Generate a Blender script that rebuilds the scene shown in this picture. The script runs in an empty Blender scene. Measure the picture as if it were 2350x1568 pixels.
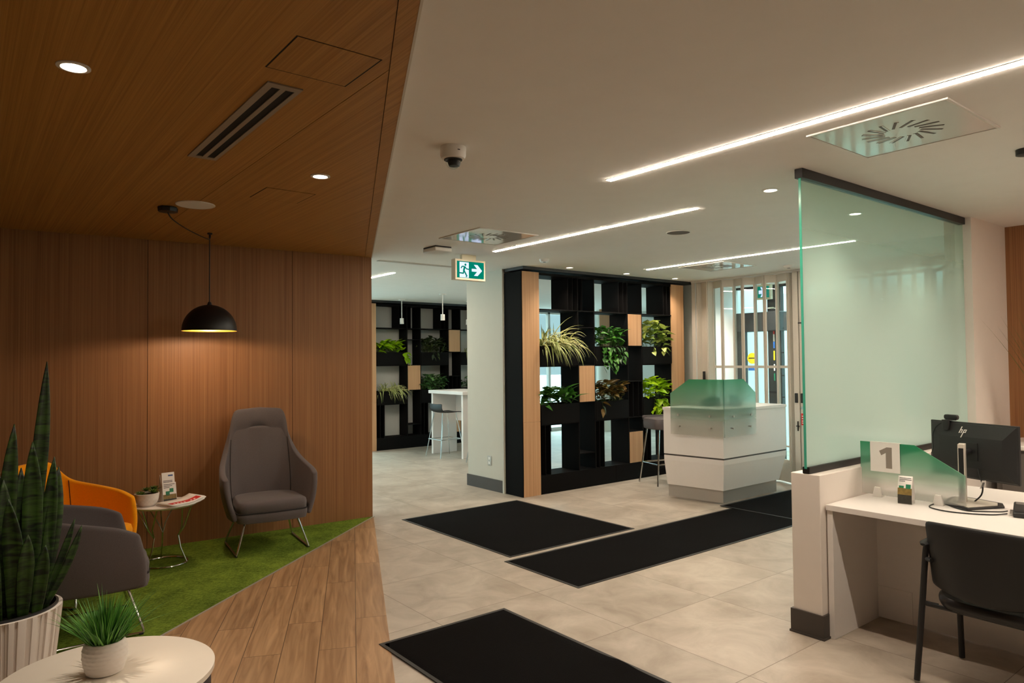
import bpy, bmesh, math, random
from mathutils import Vector, Matrix
PI = math.pi
S = bpy.context.scene
COL = S.collection

# ------------------------------------------------------------------ camera
cam_d = bpy.data.cameras.new('camera'); cam = bpy.data.objects.new('camera', cam_d); COL.objects.link(cam)
cam_d.sensor_width = 36.0; cam_d.lens = 1603.98 / 2350 * 36.0; cam_d.clip_start = 0.05; cam_d.clip_end = 200
yaw, pitch, roll = 0.667402, 0.0266064, 0.0100753
f_ = Vector((math.sin(yaw)*math.cos(pitch), math.cos(yaw)*math.cos(pitch), math.sin(pitch)))
r_ = Vector((math.cos(yaw), -math.sin(yaw), 0)); d_ = f_.cross(r_)
r2 = r_*math.cos(roll) + d_*math.sin(roll); d2 = -r_*math.sin(roll) + d_*math.cos(roll)
mw = Matrix.Identity(4)
for i in range(3):
    mw[i][0] = r2[i]; mw[i][1] = -d2[i]; mw[i][2] = -f_[i]
mw[2][3] = 1.6
cam.matrix_world = mw
S.camera = cam

# ------------------------------------------------------------------ world, view
w = bpy.data.worlds.new('sky'); S.world = w; w.use_nodes = True
nt = w.node_tree; bg = nt.nodes['Background']; bg.inputs[0].default_value = (0.55, 0.84, 0.90, 1)   # overcast: brighter overhead
tc = nt.nodes.new('ShaderNodeTexCoord'); sx_ = nt.nodes.new('ShaderNodeSeparateXYZ'); mr_ = nt.nodes.new('ShaderNodeMapRange')
mr_.inputs[1].default_value = .06; mr_.inputs[2].default_value = .7; mr_.inputs[3].default_value = .62; mr_.inputs[4].default_value = 8.0
nt.links.new(tc.outputs['Generated'], sx_.inputs[0]); nt.links.new(sx_.outputs[2], mr_.inputs[0]); nt.links.new(mr_.outputs[0], bg.inputs[1])
S.view_settings.view_transform = 'Standard'; S.view_settings.look = 'None'
S.view_settings.exposure = 0.45; S.view_settings.gamma = 1.0; S.view_settings.use_curve_mapping = False
S.cycles.max_bounces = 9; S.cycles.diffuse_bounces = 5; S.cycles.glossy_bounces = 4
S.cycles.transmission_bounces = 8; S.cycles.transparent_max_bounces = 16
S.cycles.sample_clamp_indirect = 4.0; S.cycles.caustics_reflective = False; S.cycles.caustics_refractive = False
WARM = (1.0, 0.85, 0.68)
LINE_E = 95.0        # emission of the ceiling line lights
SPOT_K = 3.0         # scale on the recessed downlights' watts

# ------------------------------------------------------------------ materials
def lin(r, g, b):
    f = lambda c: (c/255/12.92) if c/255 <= 0.04045 else ((c/255+0.055)/1.055)**2.4
    return (f(r), f(g), f(b), 1)
def nm(name):
    m = bpy.data.materials.new(name); m.use_nodes = True
    nt = m.node_tree; b = nt.nodes['Principled BSDF']
    return m, nt, b
def N(nt, t, **kw):
    n = nt.nodes.new(t)
    for k, v in kw.items():
        if k in ('operation', 'blend_type', 'data_type', 'interpolation_type', 'offset', 'squash', 'offset_frequency', 'noise_dimensions', 'feature', 'distance'): setattr(n, k, v)
    return n
def L(nt, a, b): nt.links.new(a, b)
def plain(name, col, rough=0.5, metal=0.0, spec=0.5, noise=0.0, nscale=30, bump=0.0, coat=0.0):
    m, nt, b = nm(name)
    b.inputs['Base Color'].default_value = col; b.inputs['Roughness'].default_value = rough
    b.inputs['Metallic'].default_value = metal; b.inputs['Specular IOR Level'].default_value = spec
    if coat: b.inputs['Coat Weight'].default_value = coat; b.inputs['Coat Roughness'].default_value = .05
    tc = N(nt, 'ShaderNodeTexCoord'); nz = N(nt, 'ShaderNodeTexNoise')
    nz.inputs['Scale'].default_value = nscale; nz.inputs['Detail'].default_value = 4
    L(nt, tc.outputs['Object'], nz.inputs['Vector'])
    mx = N(nt, 'ShaderNodeMix', data_type='RGBA', blend_type='MIX')
    k = 1-noise
    mx.inputs[6].default_value = (col[0]*k, col[1]*k, col[2]*k, 1)
    k = 1+noise
    mx.inputs[7].default_value = (min(1, col[0]*k), min(1, col[1]*k), min(1, col[2]*k), 1)
    L(nt, nz.outputs['Fac'], mx.inputs[0]); L(nt, mx.outputs[2], b.inputs['Base Color'])
    if bump:
        bp = N(nt, 'ShaderNodeBump'); bp.inputs['Strength'].default_value = bump; bp.inputs['Distance'].default_value = .004
        L(nt, nz.outputs['Fac'], bp.inputs['Height']); L(nt, bp.outputs[0], b.inputs['Normal'])
    return m
def emit(name, col, s):
    m = bpy.data.materials.new(name); m.use_nodes = True; nt = m.node_tree; nt.nodes.clear()
    o = N(nt, 'ShaderNodeOutputMaterial'); e = N(nt, 'ShaderNodeEmission')
    e.inputs[0].default_value = (*col[:3], 1); e.inputs[1].default_value = s; L(nt, e.outputs[0], o.inputs[0]); return m
def wood(name, c1, c2, axis='z', fine=220.0, rough=0.5, spec=0.3):
    """rift-cut veneer: fine streaks running along one axis"""
    m, nt, b = nm(name); b.inputs['Roughness'].default_value = rough; b.inputs['Specular IOR Level'].default_value = spec
    g = N(nt, 'ShaderNodeNewGeometry'); mp = N(nt, 'ShaderNodeMapping')
    s = {'x': (1.1, fine, fine), 'y': (fine, 1.1, fine), 'z': (fine, fine, 1.1)}[axis]
    mp.inputs['Scale'].default_value = s; L(nt, g.outputs['Position'], mp.inputs[0])
    n1 = N(nt, 'ShaderNodeTexNoise'); n1.inputs['Scale'].default_value = .55; n1.inputs['Detail'].default_value = 3; n1.inputs['Roughness'].default_value = .65
    L(nt, mp.outputs[0], n1.inputs['Vector'])
    n2 = N(nt, 'ShaderNodeTexNoise'); n2.inputs['Scale'].default_value = .07; n2.inputs['Detail'].default_value = 3
    L(nt, mp.outputs[0], n2.inputs['Vector'])
    ad = N(nt, 'ShaderNodeMath', operation='MULTIPLY_ADD'); L(nt, n1.outputs['Fac'], ad.inputs[0]); ad.inputs[1].default_value = .9
    mu = N(nt, 'ShaderNodeMath', operation='MULTIPLY'); L(nt, n2.outputs['Fac'], mu.inputs[0]); mu.inputs[1].default_value = .16; L(nt, mu.outputs[0], ad.inputs[2])
    cr = N(nt, 'ShaderNodeValToRGB'); cr.color_ramp.elements[0].position = .32; cr.color_ramp.elements[0].color = c1
    cr.color_ramp.elements[1].position = .74; cr.color_ramp.elements[1].color = c2
    L(nt, ad.outputs[0], cr.inputs[0]); L(nt, cr.outputs[0], b.inputs['Base Color'])
    bp = N(nt, 'ShaderNodeBump'); bp.inputs['Strength'].default_value = .12; bp.inputs['Distance'].default_value = .002
    L(nt, n1.outputs['Fac'], bp.inputs['Height']); L(nt, bp.outputs[0], b.inputs['Normal'])
    return m
def tile_mat():
    m, nt, b = nm('beige_porcelain_tile')
    g = N(nt, 'ShaderNodeNewGeometry'); sp = N(nt, 'ShaderNodeSeparateXYZ'); L(nt, g.outputs['Position'], sp.inputs[0])
    def line(sock, off):
        a = N(nt, 'ShaderNodeMath', operation='SUBTRACT'); L(nt, sock, a.inputs[0]); a.inputs[1].default_value = off - 40*.8275
        d = N(nt, 'ShaderNodeMath', operation='DIVIDE'); L(nt, a.outputs[0], d.inputs[0]); d.inputs[1].default_value = .8275
        fr = N(nt, 'ShaderNodeMath', operation='FRACT'); L(nt, d.outputs[0], fr.inputs[0])
        pp = N(nt, 'ShaderNodeMath', operation='PINGPONG'); L(nt, d.outputs[0], pp.inputs[0]); pp.inputs[1].default_value = .5
        fl = N(nt, 'ShaderNodeMath', operation='FLOOR'); L(nt, d.outputs[0], fl.inputs[0])
        lt = N(nt, 'ShaderNodeMath', operation='LESS_THAN'); L(nt, pp.outputs[0], lt.inputs[0]); lt.inputs[1].default_value = .0026
        return lt.outputs[0], fl.outputs[0]
    lx, ix = line(sp.outputs[0], 3.125); ly, iy = line(sp.outputs[1], 2.065)
    mxl = N(nt, 'ShaderNodeMath', operation='MAXIMUM'); L(nt, lx, mxl.inputs[0]); L(nt, ly, mxl.inputs[1])
    cb = N(nt, 'ShaderNodeCombineXYZ'); L(nt, ix, cb.inputs[0]); L(nt, iy, cb.inputs[1])
    wn = N(nt, 'ShaderNodeTexWhiteNoise'); L(nt, cb.outputs[0], wn.inputs['Vector'])
    va = N(nt, 'ShaderNodeVectorMath', operation='MULTIPLY_ADD'); L(nt, wn.outputs['Color'], va.inputs[0]); va.inputs[1].default_value = (9, 9, 9); L(nt, g.outputs['Position'], va.inputs[2])
    nz = N(nt, 'ShaderNodeTexNoise'); nz.inputs['Scale'].default_value = 3.2; nz.inputs['Detail'].default_value = 9; nz.inputs['Roughness'].default_value = .62; nz.inputs['Distortion'].default_value = .6
    L(nt, va.outputs[0], nz.inputs['Vector'])
    cr = N(nt, 'ShaderNodeValToRGB'); e = cr.color_ramp.elements
    e[0].position = .32; e[0].color = lin(151, 138, 124); e[1].position = .7; e[1].color = lin(188, 177, 163)
    L(nt, nz.outputs['Fac'], cr.inputs[0])
    hs = N(nt, 'ShaderNodeHueSaturation'); mr = N(nt, 'ShaderNodeMapRange'); mr.inputs[3].default_value = .93; mr.inputs[4].default_value = 1.05
    L(nt, wn.outputs['Value'], mr.inputs[0]); L(nt, mr.outputs[0], hs.inputs['Value']); L(nt, cr.outputs[0], hs.inputs['Color'])
    mx = N(nt, 'ShaderNodeMix', data_type='RGBA'); L(nt, mxl.outputs[0], mx.inputs[0]); L(nt, hs.outputs[0], mx.inputs[6]); mx.inputs[7].default_value = lin(122, 108, 94)
    L(nt, mx.outputs[2], b.inputs['Base Color'])
    r = N(nt, 'ShaderNodeMapRange'); L(nt, nz.outputs['Fac'], r.inputs[0]); r.inputs[3].default_value = .34; r.inputs[4].default_value = .5
    L(nt, r.outputs[0], b.inputs['Roughness']); b.inputs['Specular IOR Level'].default_value = .4
    bp = N(nt, 'ShaderNodeBump', ); bp.invert = True; bp.inputs['Strength'].default_value = .4; bp.inputs['Distance'].default_value = .002
    L(nt, mxl.outputs[0], bp.inputs['Height']); L(nt, bp.outputs[0], b.inputs['Normal'])
    return m
def plank_mat():
    m, nt, b = nm('oak_plank_tile')
    g = N(nt, 'ShaderNodeNewGeometry'); du = N(nt, 'ShaderNodeVectorMath', operation='DOT_PRODUCT'); dv = N(nt, 'ShaderNodeVectorMath', operation='DOT_PRODUCT')
    L(nt, g.outputs['Position'], du.inputs[0]); du.inputs[1].default_value = (.429, .903, 0)
    L(nt, g.outputs['Position'], dv.inputs[0]); dv.inputs[1].default_value = (.903, -.429, 0)
    cb = N(nt, 'ShaderNodeCombineXYZ'); L(nt, du.outputs['Value'], cb.inputs[0])
    av = N(nt, 'ShaderNodeMath', operation='ADD'); L(nt, dv.outputs['Value'], av.inputs[0]); av.inputs[1].default_value = 20*.2 + .19
    au = N(nt, 'ShaderNodeMath', operation='ADD'); L(nt, du.outputs['Value'], au.inputs[0]); au.inputs[1].default_value = 24.3
    L(nt, au.outputs[0], cb.inputs[0]); L(nt, av.outputs[0], cb.inputs[1])
    br = N(nt, 'ShaderNodeTexBrick'); br.offset = .37; br.offset_frequency = 2
    br.inputs['Scale'].default_value = 1; br.inputs['Brick Width'].default_value = 1.2; br.inputs['Row Height'].default_value = .2
    br.inputs['Mortar Size'].default_value = .0022; br.inputs['Mortar Smooth'].default_value = .1; br.inputs['Bias'].default_value = 0
    br.inputs['Color1'].default_value = (0, 0, 0, 1); br.inputs['Color2'].default_value = (1, 1, 1, 1); br.inputs['Mortar'].default_value = (.5, .5, .5, 1)
    L(nt, cb.outputs[0], br.inputs['Vector'])
    sc = N(nt, 'ShaderNodeVectorMath', operation='MULTIPLY'); L(nt, cb.outputs[0], sc.inputs[0]); sc.inputs[1].default_value = (1.6, 22, 1)
    of = N(nt, 'ShaderNodeVectorMath', operation='MULTIPLY_ADD'); L(nt, br.outputs['Color'], of.inputs[0]); of.inputs[1].default_value = (37, 11, 5); L(nt, sc.outputs[0], of.inputs[2])
    nz = N(nt, 'ShaderNodeTexNoise'); nz.inputs['Scale'].default_value = 1.0; nz.inputs['Detail'].default_value = 6; nz.inputs['Distortion'].default_value = 1.1; L(nt, of.outputs[0], nz.inputs['Vector'])
    cr = N(nt, 'ShaderNodeValToRGB'); e = cr.color_ramp.elements
    e[0].position = .3; e[0].color = lin(138, 102, 68); e[1].position = .72; e[1].color = lin(186, 148, 108)
    L(nt, nz.outputs['Fac'], cr.inputs[0])
    hs = N(nt, 'ShaderNodeHueSaturation'); mr = N(nt, 'ShaderNodeMapRange'); mr.inputs[3].default_value = .82; mr.inputs[4].default_value = 1.08
    L(nt, br.outputs['Color'], mr.inputs[0]); L(nt, mr.outputs[0], hs.inputs['Value']); L(nt, cr.outputs[0], hs.inputs['Color'])
    mx = N(nt, 'ShaderNodeMix', data_type='RGBA'); L(nt, br.outputs['Fac'], mx.inputs[0]); L(nt, hs.outputs[0], mx.inputs[6]); mx.inputs[7].default_value = lin(84, 60, 40)
    L(nt, mx.outputs[2], b.inputs['Base Color']); b.inputs['Roughness'].default_value = .45
    return m
def turf_mat():
    m, nt, b = nm('green_turf_carpet')
    g = N(nt, 'ShaderNodeNewGeometry')
    mp = N(nt, 'ShaderNodeMapping'); mp.inputs['Scale'].default_value = (55, 150, 60); mp.inputs['Rotation'].default_value = (0, 0, -.55); L(nt, g.outputs['Position'], mp.inputs[0])
    n1 = N(nt, 'ShaderNodeTexNoise'); n1.inputs['Scale'].default_value = 1; n1.inputs['Detail'].default_value = 5; n1.inputs['Roughness'].default_value = .75; L(nt, mp.outputs[0], n1.inputs['Vector'])
    n2 = N(nt, 'ShaderNodeTexNoise'); n2.inputs['Scale'].default_value = 5; n2.inputs['Detail'].default_value = 3; L(nt, g.outputs['Position'], n2.inputs['Vector'])
    ad = N(nt, 'ShaderNodeMath', operation='MULTIPLY_ADD'); L(nt, n2.outputs['Fac'], ad.inputs[0]); ad.inputs[1].default_value = .3; L(nt, n1.outputs['Fac'], ad.inputs[2])
    cr = N(nt, 'ShaderNodeValToRGB'); e = cr.color_ramp.elements
    e[0].position = .46; e[0].color = lin(40, 62, 8); e[1].position = .84; e[1].color = lin(146, 172, 64)
    L(nt, ad.outputs[0], cr.inputs[0]); L(nt, cr.outputs[0], b.inputs['Base Color']); b.inputs['Roughness'].default_value = .9; b.inputs['Specular IOR Level'].default_value = .1
    bp = N(nt, 'ShaderNodeBump'); bp.inputs['Strength'].default_value = .8; bp.inputs['Distance'].default_value = .01
    L(nt, n1.outputs['Fac'], bp.inputs['Height']); L(nt, bp.outputs[0], b.inputs['Normal'])
    return m
def fabric(name, col, scale=420):
    m, nt, b = nm(name); tc = N(nt, 'ShaderNodeTexCoord')
    nz = N(nt, 'ShaderNodeTexNoise'); nz.inputs['Scale'].default_value = scale; nz.inputs['Detail'].default_value = 2; L(nt, tc.outputs['Object'], nz.inputs['Vector'])
    mx = N(nt, 'ShaderNodeMix', data_type='RGBA'); L(nt, nz.outputs['Fac'], mx.inputs[0])
    mx.inputs[6].default_value = (col[0]*.62, col[1]*.62, col[2]*.62, 1); mx.inputs[7].default_value = (col[0]*1.35, col[1]*1.35, col[2]*1.35, 1)
    L(nt, mx.outputs[2], b.inputs['Base Color']); b.inputs['Roughness'].default_value = .92; b.inputs['Specular IOR Level'].default_value = .15
    b.inputs['Sheen Weight'].default_value = .15; b.inputs['Sheen Roughness'].default_value = .4
    bp = N(nt, 'ShaderNodeBump'); bp.inputs['Strength'].default_value = .25; bp.inputs['Distance'].default_value = .002
    L(nt, nz.outputs['Fac'], bp.inputs['Height']); L(nt, bp.outputs[0], b.inputs['Normal']); return m
def sheen_fac(nt, base, gain):
    lw = N(nt, 'ShaderNodeLayerWeight'); lw.inputs[0].default_value = .5
    pw = N(nt, 'ShaderNodeMath', operation='POWER'); L(nt, lw.outputs['Facing'], pw.inputs[0]); pw.inputs[1].default_value = 4.0
    ma = N(nt, 'ShaderNodeMath', operation='MULTIPLY_ADD'); L(nt, pw.outputs[0], ma.inputs[0]); ma.inputs[1].default_value = gain; ma.inputs[2].default_value = base
    return ma.outputs[0]
def clear_glass(name, tint=(.93, .97, .96), refl=.08, rough=.02):
    m = bpy.data.materials.new(name); m.use_nodes = True; nt = m.node_tree; nt.nodes.clear()
    o = N(nt, 'ShaderNodeOutputMaterial'); t = N(nt, 'ShaderNodeBsdfTransparent'); t.inputs[0].default_value = (*tint, 1)
    g = N(nt, 'ShaderNodeBsdfGlossy'); g.inputs['Roughness'].default_value = rough
    mx = N(nt, 'ShaderNodeMixShader'); L(nt, sheen_fac(nt, refl*.35, .8), mx.inputs[0]); L(nt, t.outputs[0], mx.inputs[1]); L(nt, g.outputs[0], mx.inputs[2]); L(nt, mx.outputs[0], o.inputs[0])
    return m
def frosted_partition():
    """clear at the top, etched film growing denser downwards"""
    m = bpy.data.materials.new('etched_mint_glass'); m.use_nodes = True; nt = m.node_tree; nt.nodes.clear()
    o = N(nt, 'ShaderNodeOutputMaterial'); t = N(nt, 'ShaderNodeBsdfTransparent'); t.inputs[0].default_value = (.80, .92, .85, 1)
    d = N(nt, 'ShaderNodeBsdfDiffuse'); d.inputs[0].default_value = (.71, .86, .82, 1)
    tl = N(nt, 'ShaderNodeBsdfTranslucent'); tl.inputs[0].default_value = (.71, .87, .83, 1)
    m1 = N(nt, 'ShaderNodeMixShader'); m1.inputs[0].default_value = .5; L(nt, d.outputs[0], m1.inputs[1]); L(nt, tl.outputs[0], m1.inputs[2])
    g = N(nt, 'ShaderNodeNewGeometry'); sp = N(nt, 'ShaderNodeSeparateXYZ'); L(nt, g.outputs['Position'], sp.inputs[0])
    mr = N(nt, 'ShaderNodeMapRange'); mr.interpolation_type = 'SMOOTHSTEP'; mr.inputs[1].default_value = 2.62; mr.inputs[2].default_value = 1.72; mr.inputs[3].default_value = .10; mr.inputs[4].default_value = .97
    L(nt, sp.outputs[2], mr.inputs[0])
    m2 = N(nt, 'ShaderNodeMixShader'); L(nt, mr.outputs[0], m2.inputs[0]); L(nt, t.outputs[0], m2.inputs[1]); L(nt, m1.outputs[0], m2.inputs[2])
    gl = N(nt, 'ShaderNodeBsdfGlossy'); gl.inputs['Roughness'].default_value = .015
    m3 = N(nt, 'ShaderNodeMixShader'); L(nt, sheen_fac(nt, .03, .7), m3.inputs[0]); L(nt, m2.outputs[0], m3.inputs[1]); L(nt, gl.outputs[0], m3.inputs[2]); L(nt, m3.outputs[0], o.inputs[0])
    return m
def green_screen(name, z0, z1, c_top, c_mid, c_bot, a_top=.8, a_bot=.45):
    """frosted acrylic with a printed green fade"""
    m = bpy.data.materials.new(name); m.use_nodes = True; nt = m.node_tree; nt.nodes.clear()
    o = N(nt, 'ShaderNodeOutputMaterial')
    g = N(nt, 'ShaderNodeNewGeometry'); sp = N(nt, 'ShaderNodeSeparateXYZ'); L(nt, g.outputs['Position'], sp.inputs[0])
    mr = N(nt, 'ShaderNodeMapRange'); mr.inputs[1].default_value = z0; mr.inputs[2].default_value = z1; L(nt, sp.outputs[2], mr.inputs[0])
    cr = N(nt, 'ShaderNodeValToRGB'); e = cr.color_ramp.elements; e[0].position = .18; e[0].color = c_bot; e[1].position = 1; e[1].color = c_top
    x = cr.color_ramp.elements.new(.62); x.color = c_mid
    L(nt, mr.outputs[0], cr.inputs[0])
    d = N(nt, 'ShaderNodeBsdfDiffuse'); tl = N(nt, 'ShaderNodeBsdfTranslucent'); L(nt, cr.outputs[0], d.inputs[0]); L(nt, cr.outputs[0], tl.inputs[0])
    m1 = N(nt, 'ShaderNodeMixShader'); m1.inputs[0].default_value = .5; L(nt, d.outputs[0], m1.inputs[1]); L(nt, tl.outputs[0], m1.inputs[2])
    rf = N(nt, 'ShaderNodeBsdfRefraction'); rf.inputs['Roughness'].default_value = .28; rf.inputs['IOR'].default_value = 1.12
    hv = N(nt, 'ShaderNodeMix', data_type='RGBA'); hv.inputs[0].default_value = .6; hv.inputs[7].default_value = (1, 1, 1, 1); L(nt, cr.outputs[0], hv.inputs[6]); L(nt, hv.outputs[2], rf.inputs[0])
    al = N(nt, 'ShaderNodeMapRange'); L(nt, mr.outputs[0], al.inputs[0]); al.inputs[3].default_value = a_bot; al.inputs[4].default_value = a_top
    tp = N(nt, 'ShaderNodeBsdfTransparent'); L(nt, hv.outputs[2], tp.inputs[0])
    rt = N(nt, 'ShaderNodeMapRange'); L(nt, mr.outputs[0], rt.inputs[0]); rt.inputs[1].default_value = .3; rt.inputs[2].default_value = .6; rt.inputs[3].default_value = .12; rt.inputs[4].default_value = .7
    m0 = N(nt, 'ShaderNodeMixShader'); L(nt, rt.outputs[0], m0.inputs[0]); L(nt, tp.outputs[0], m0.inputs[1]); L(nt, rf.outputs[0], m0.inputs[2])
    m2 = N(nt, 'ShaderNodeMixShader'); L(nt, al.outputs[0], m2.inputs[0]); L(nt, m0.outputs[0], m2.inputs[1]); L(nt, m1.outputs[0], m2.inputs[2])
    gl = N(nt, 'ShaderNodeBsdfGlossy'); gl.inputs['Roughness'].default_value = .12
    m3 = N(nt, 'ShaderNodeMixShader'); L(nt, sheen_fac(nt, .03, .6), m3.inputs[0]); L(nt, m2.outputs[0], m3.inputs[1]); L(nt, gl.outputs[0], m3.inputs[2]); L(nt, m3.outputs[0], o.inputs[0])
    return m
def leaf_mat(name, c1, c2, rough=.45, trans=.15):
    m, nt, b = nm(name); g = N(nt, 'ShaderNodeNewGeometry')
    cr = N(nt, 'ShaderNodeValToRGB'); cr.color_ramp.elements[0].color = c1; cr.color_ramp.elements[1].color = c2
    L(nt, g.outputs['Random Per Island'], cr.inputs[0]); L(nt, cr.outputs[0], b.inputs['Base Color'])
    b.inputs['Roughness'].default_value = rough
    out = nt.nodes['Material Output']; tl = N(nt, 'ShaderNodeBsdfTranslucent'); L(nt, cr.outputs[0], tl.inputs[0])
    mx = N(nt, 'ShaderNodeMixShader'); mx.inputs[0].default_value = trans; L(nt, b.outputs[0], mx.inputs[1]); L(nt, tl.outputs[0], mx.inputs[2]); L(nt, mx.outputs[0], out.inputs[0])
    return m
def snake_mat():
    m, nt, b = nm('banded_snake_leaf'); tc = N(nt, 'ShaderNodeTexCoord')
    mp = N(nt, 'ShaderNodeMapping'); mp.inputs['Scale'].default_value = (9, 9, 38); L(nt, tc.outputs['Object'], mp.inputs[0])
    nz = N(nt, 'ShaderNodeTexNoise'); nz.inputs['Scale'].default_value = 1; nz.inputs['Detail'].default_value = 5; nz.inputs['Distortion'].default_value = 1.2; L(nt, mp.outputs[0], nz.inputs['Vector'])
    cr = N(nt, 'ShaderNodeValToRGB'); e = cr.color_ramp.elements
    e[0].position = .4; e[0].color = lin(10, 24, 8); e[1].position = .64; e[1].color = lin(50, 78, 22)
    L(nt, nz.outputs['Fac'], cr.inputs[0]); L(nt, cr.outputs[0], b.inputs['Base Color']); b.inputs['Roughness'].default_value = .5
    return m

M = {}
M['white_paint'] = plain('white_ceiling_paint', (.86, .835, .80, 1), .75, spec=.2, noise=.03, nscale=6)
M['wall_paint'] = plain('greige_wall_paint', lin(196, 194, 183), .7, spec=.25, noise=.03, nscale=8)
M['pink_paint'] = plain('warm_white_wall_paint', lin(232, 223, 215), .6, spec=.3, noise=.03, nscale=8)
M['grey_wall'] = plain('pale_grey_wall_paint', lin(200, 200, 196), .8, spec=.2, noise=.03)
M['wood_wall'] = wood('oak_wall_veneer', lin(124, 82, 50), lin(160, 113, 73), 'z')
M['wood_ceil'] = wood('oak_ceiling_veneer', lin(146, 100, 46), lin(184, 136, 72), 'y')
M['wood_light'] = wood('light_oak_veneer', lin(172, 128, 90), lin(206, 164, 124), 'z', 160)
M['tile'] = tile_mat(); M['plank'] = plank_mat(); M['turf'] = turf_mat()
M['black_lam'] = plain('black_laminate', lin(15, 14, 14), .7, spec=.07, noise=.1, nscale=60)
M['dark_base'] = plain('charcoal_vinyl_base', lin(64, 58, 54), .5, noise=.06)
M['black_metal'] = plain('black_powder_coat', lin(22, 21, 22), .45, noise=.05)
M['black_plastic'] = plain('black_plastic', lin(28, 28, 29), .5, noise=.08, nscale=300, bump=.05)
M['black_vinyl'] = plain('black_vinyl', lin(26, 25, 27), .32, noise=.1, nscale=200, bump=.15)
M['white_lam'] = plain('white_laminate', lin(232, 226, 222), .38, spec=.45, noise=.015)
M['white_plastic'] = plain('white_plastic', lin(228, 224, 218), .4, noise=.02)
M['chrome'] = plain('chrome', lin(205, 203, 200), .13, metal=1, noise=.02)
M['steel'] = plain('brushed_aluminium', lin(176, 170, 163), .42, metal=.55, noise=.05, nscale=80)
M['alu_paint'] = plain('silver_anodised_frame', lin(204, 196, 184), .45, metal=.1, noise=.05, nscale=60)
M['rubber'] = plain('black_rubber', lin(33, 30, 28), .55, noise=.1)
M['mat_pile'] = plain('black_mat_pile', lin(14, 12, 12), .95, spec=.05, noise=.45, nscale=220, bump=.7)
M['grey_fab'] = fabric('grey_wool', lin(99, 92, 93)); M['orange_fab'] = fabric('orange_wool', lin(242, 156, 16))
M['seam'] = plain('dark_seam', lin(40, 36, 36), .9)
M['gold'] = plain('gold_lacquer', lin(214, 160, 60), .35, metal=.6)
M['ceramic'] = plain('white_ceramic', lin(222, 214, 206), .55, noise=.03)
M['soil'] = plain('dark_soil', lin(40, 30, 22), .95, noise=.4, nscale=60, bump=.5)
M['navy'] = plain('navy_laminate', lin(35, 36, 48), .5, noise=.05)
M['glass'] = clear_glass('clear_glass'); M['frost'] = frosted_partition()
M['glass_edge'] = plain('green_glass_edge', lin(70, 170, 145), .2, spec=.6)
M['kiosk_scr'] = green_screen('kiosk_green_fade', .745, 1.366, lin(40, 176, 124), lin(150, 205, 180), lin(236, 238, 232), .52, .05)
M['desk_scr'] = green_screen('desk_green_fade', .765, 1.081, lin(36, 172, 120), lin(140, 205, 175), lin(232, 232, 228), .66, .22)
M['line'] = emit('line_light_diffuser', WARM, LINE_E); M['lens'] = emit('downlight_lens', WARM, 14.0)
M['bulb'] = emit('warm_bulb', (1, .72, .42), 12.0)
M['sign_green'] = emit('lit_sign_green', lin(0, 112, 92), 1.0); M['sign_white'] = emit('lit_sign_white', lin(206, 220, 255), 1.0)
M['sign_case'] = plain('cream_sign_case', lin(236, 224, 198), .5)
M['dark_slot'] = plain('dark_slot', lin(8, 8, 8), .8)
M['gloss_white'] = plain('gloss_white_metal', lin(215, 210, 204), .12, spec=.6, coat=.5)
M['slot_grey'] = plain('slot_grey', lin(96, 90, 86), .6)
M['cable'] = plain('black_cable', lin(16, 16, 17), .5)
M['paper'] = plain('white_paper', lin(236, 231, 226), .6, noise=.02); M['ink'] = plain('black_ink', lin(28, 28, 30), .6)
M['red'] = plain('red_print', lin(205, 40, 42), .6); M['photo_dark'] = plain('brochure_photo_dark', lin(46, 44, 36), .5, noise=.6, nscale=60)
M['photo_olive'] = plain('brochure_photo_olive', lin(126, 104, 52), .5, noise=.5, nscale=70); M['green_print'] = plain('green_print', lin(20, 120, 84), .5)
M['blue_print'] = plain('blue_print', lin(60, 88, 140), .5); M['yellow'] = plain('yellow_sticker', lin(238, 208, 20), .5); M['blue'] = plain('blue_sticker', lin(40, 100, 180), .5)
M['taupe'] = plain('taupe_print', lin(138, 128, 118), .5)
M['leather'] = plain('grey_leather', lin(92, 86, 88), .4, noise=.1, nscale=160, bump=.2)
M['pavement'] = plain('pavement', lin(170, 172, 170), .9, noise=.1)
M['spider'] = leaf_mat('spider_leaf_green', lin(70, 104, 30), lin(128, 150, 52)); M['spider_edge'] = leaf_mat('spider_leaf_cream', lin(206, 204, 130), lin(226, 222, 170))
M['pothos'] = leaf_mat('deep_green_leaf', lin(26, 74, 18), lin(74, 136, 40)); M['lime'] = leaf_mat('lime_leaf', lin(110, 160, 10), lin(190, 222, 30), trans=.25)
M['yellowgreen'] = leaf_mat('variegated_leaf', lin(96, 128, 36), lin(196, 204, 110), trans=.2); M['bronze'] = leaf_mat('bronze_leaf', lin(50, 62, 22), lin(128, 96, 44))
M['dull'] = leaf_mat('dark_dull_leaf', lin(34, 50, 26), lin(80, 92, 50)); M['varieg'] = leaf_mat('white_flecked_leaf', lin(40, 86, 40), lin(120, 160, 96))
M['snake'] = snake_mat(); M['grass'] = leaf_mat('artificial_grass', lin(34, 88, 28), lin(120, 182, 78)); M['palm'] = leaf_mat('thin_palm_leaf', lin(44, 58, 20), lin(92, 100, 40))
M['succ'] = leaf_mat('succulent_leaf', lin(40, 66, 26), lin(110, 140, 50)); M['stem'] = plain('stem', lin(74, 92, 34), .7)

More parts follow.
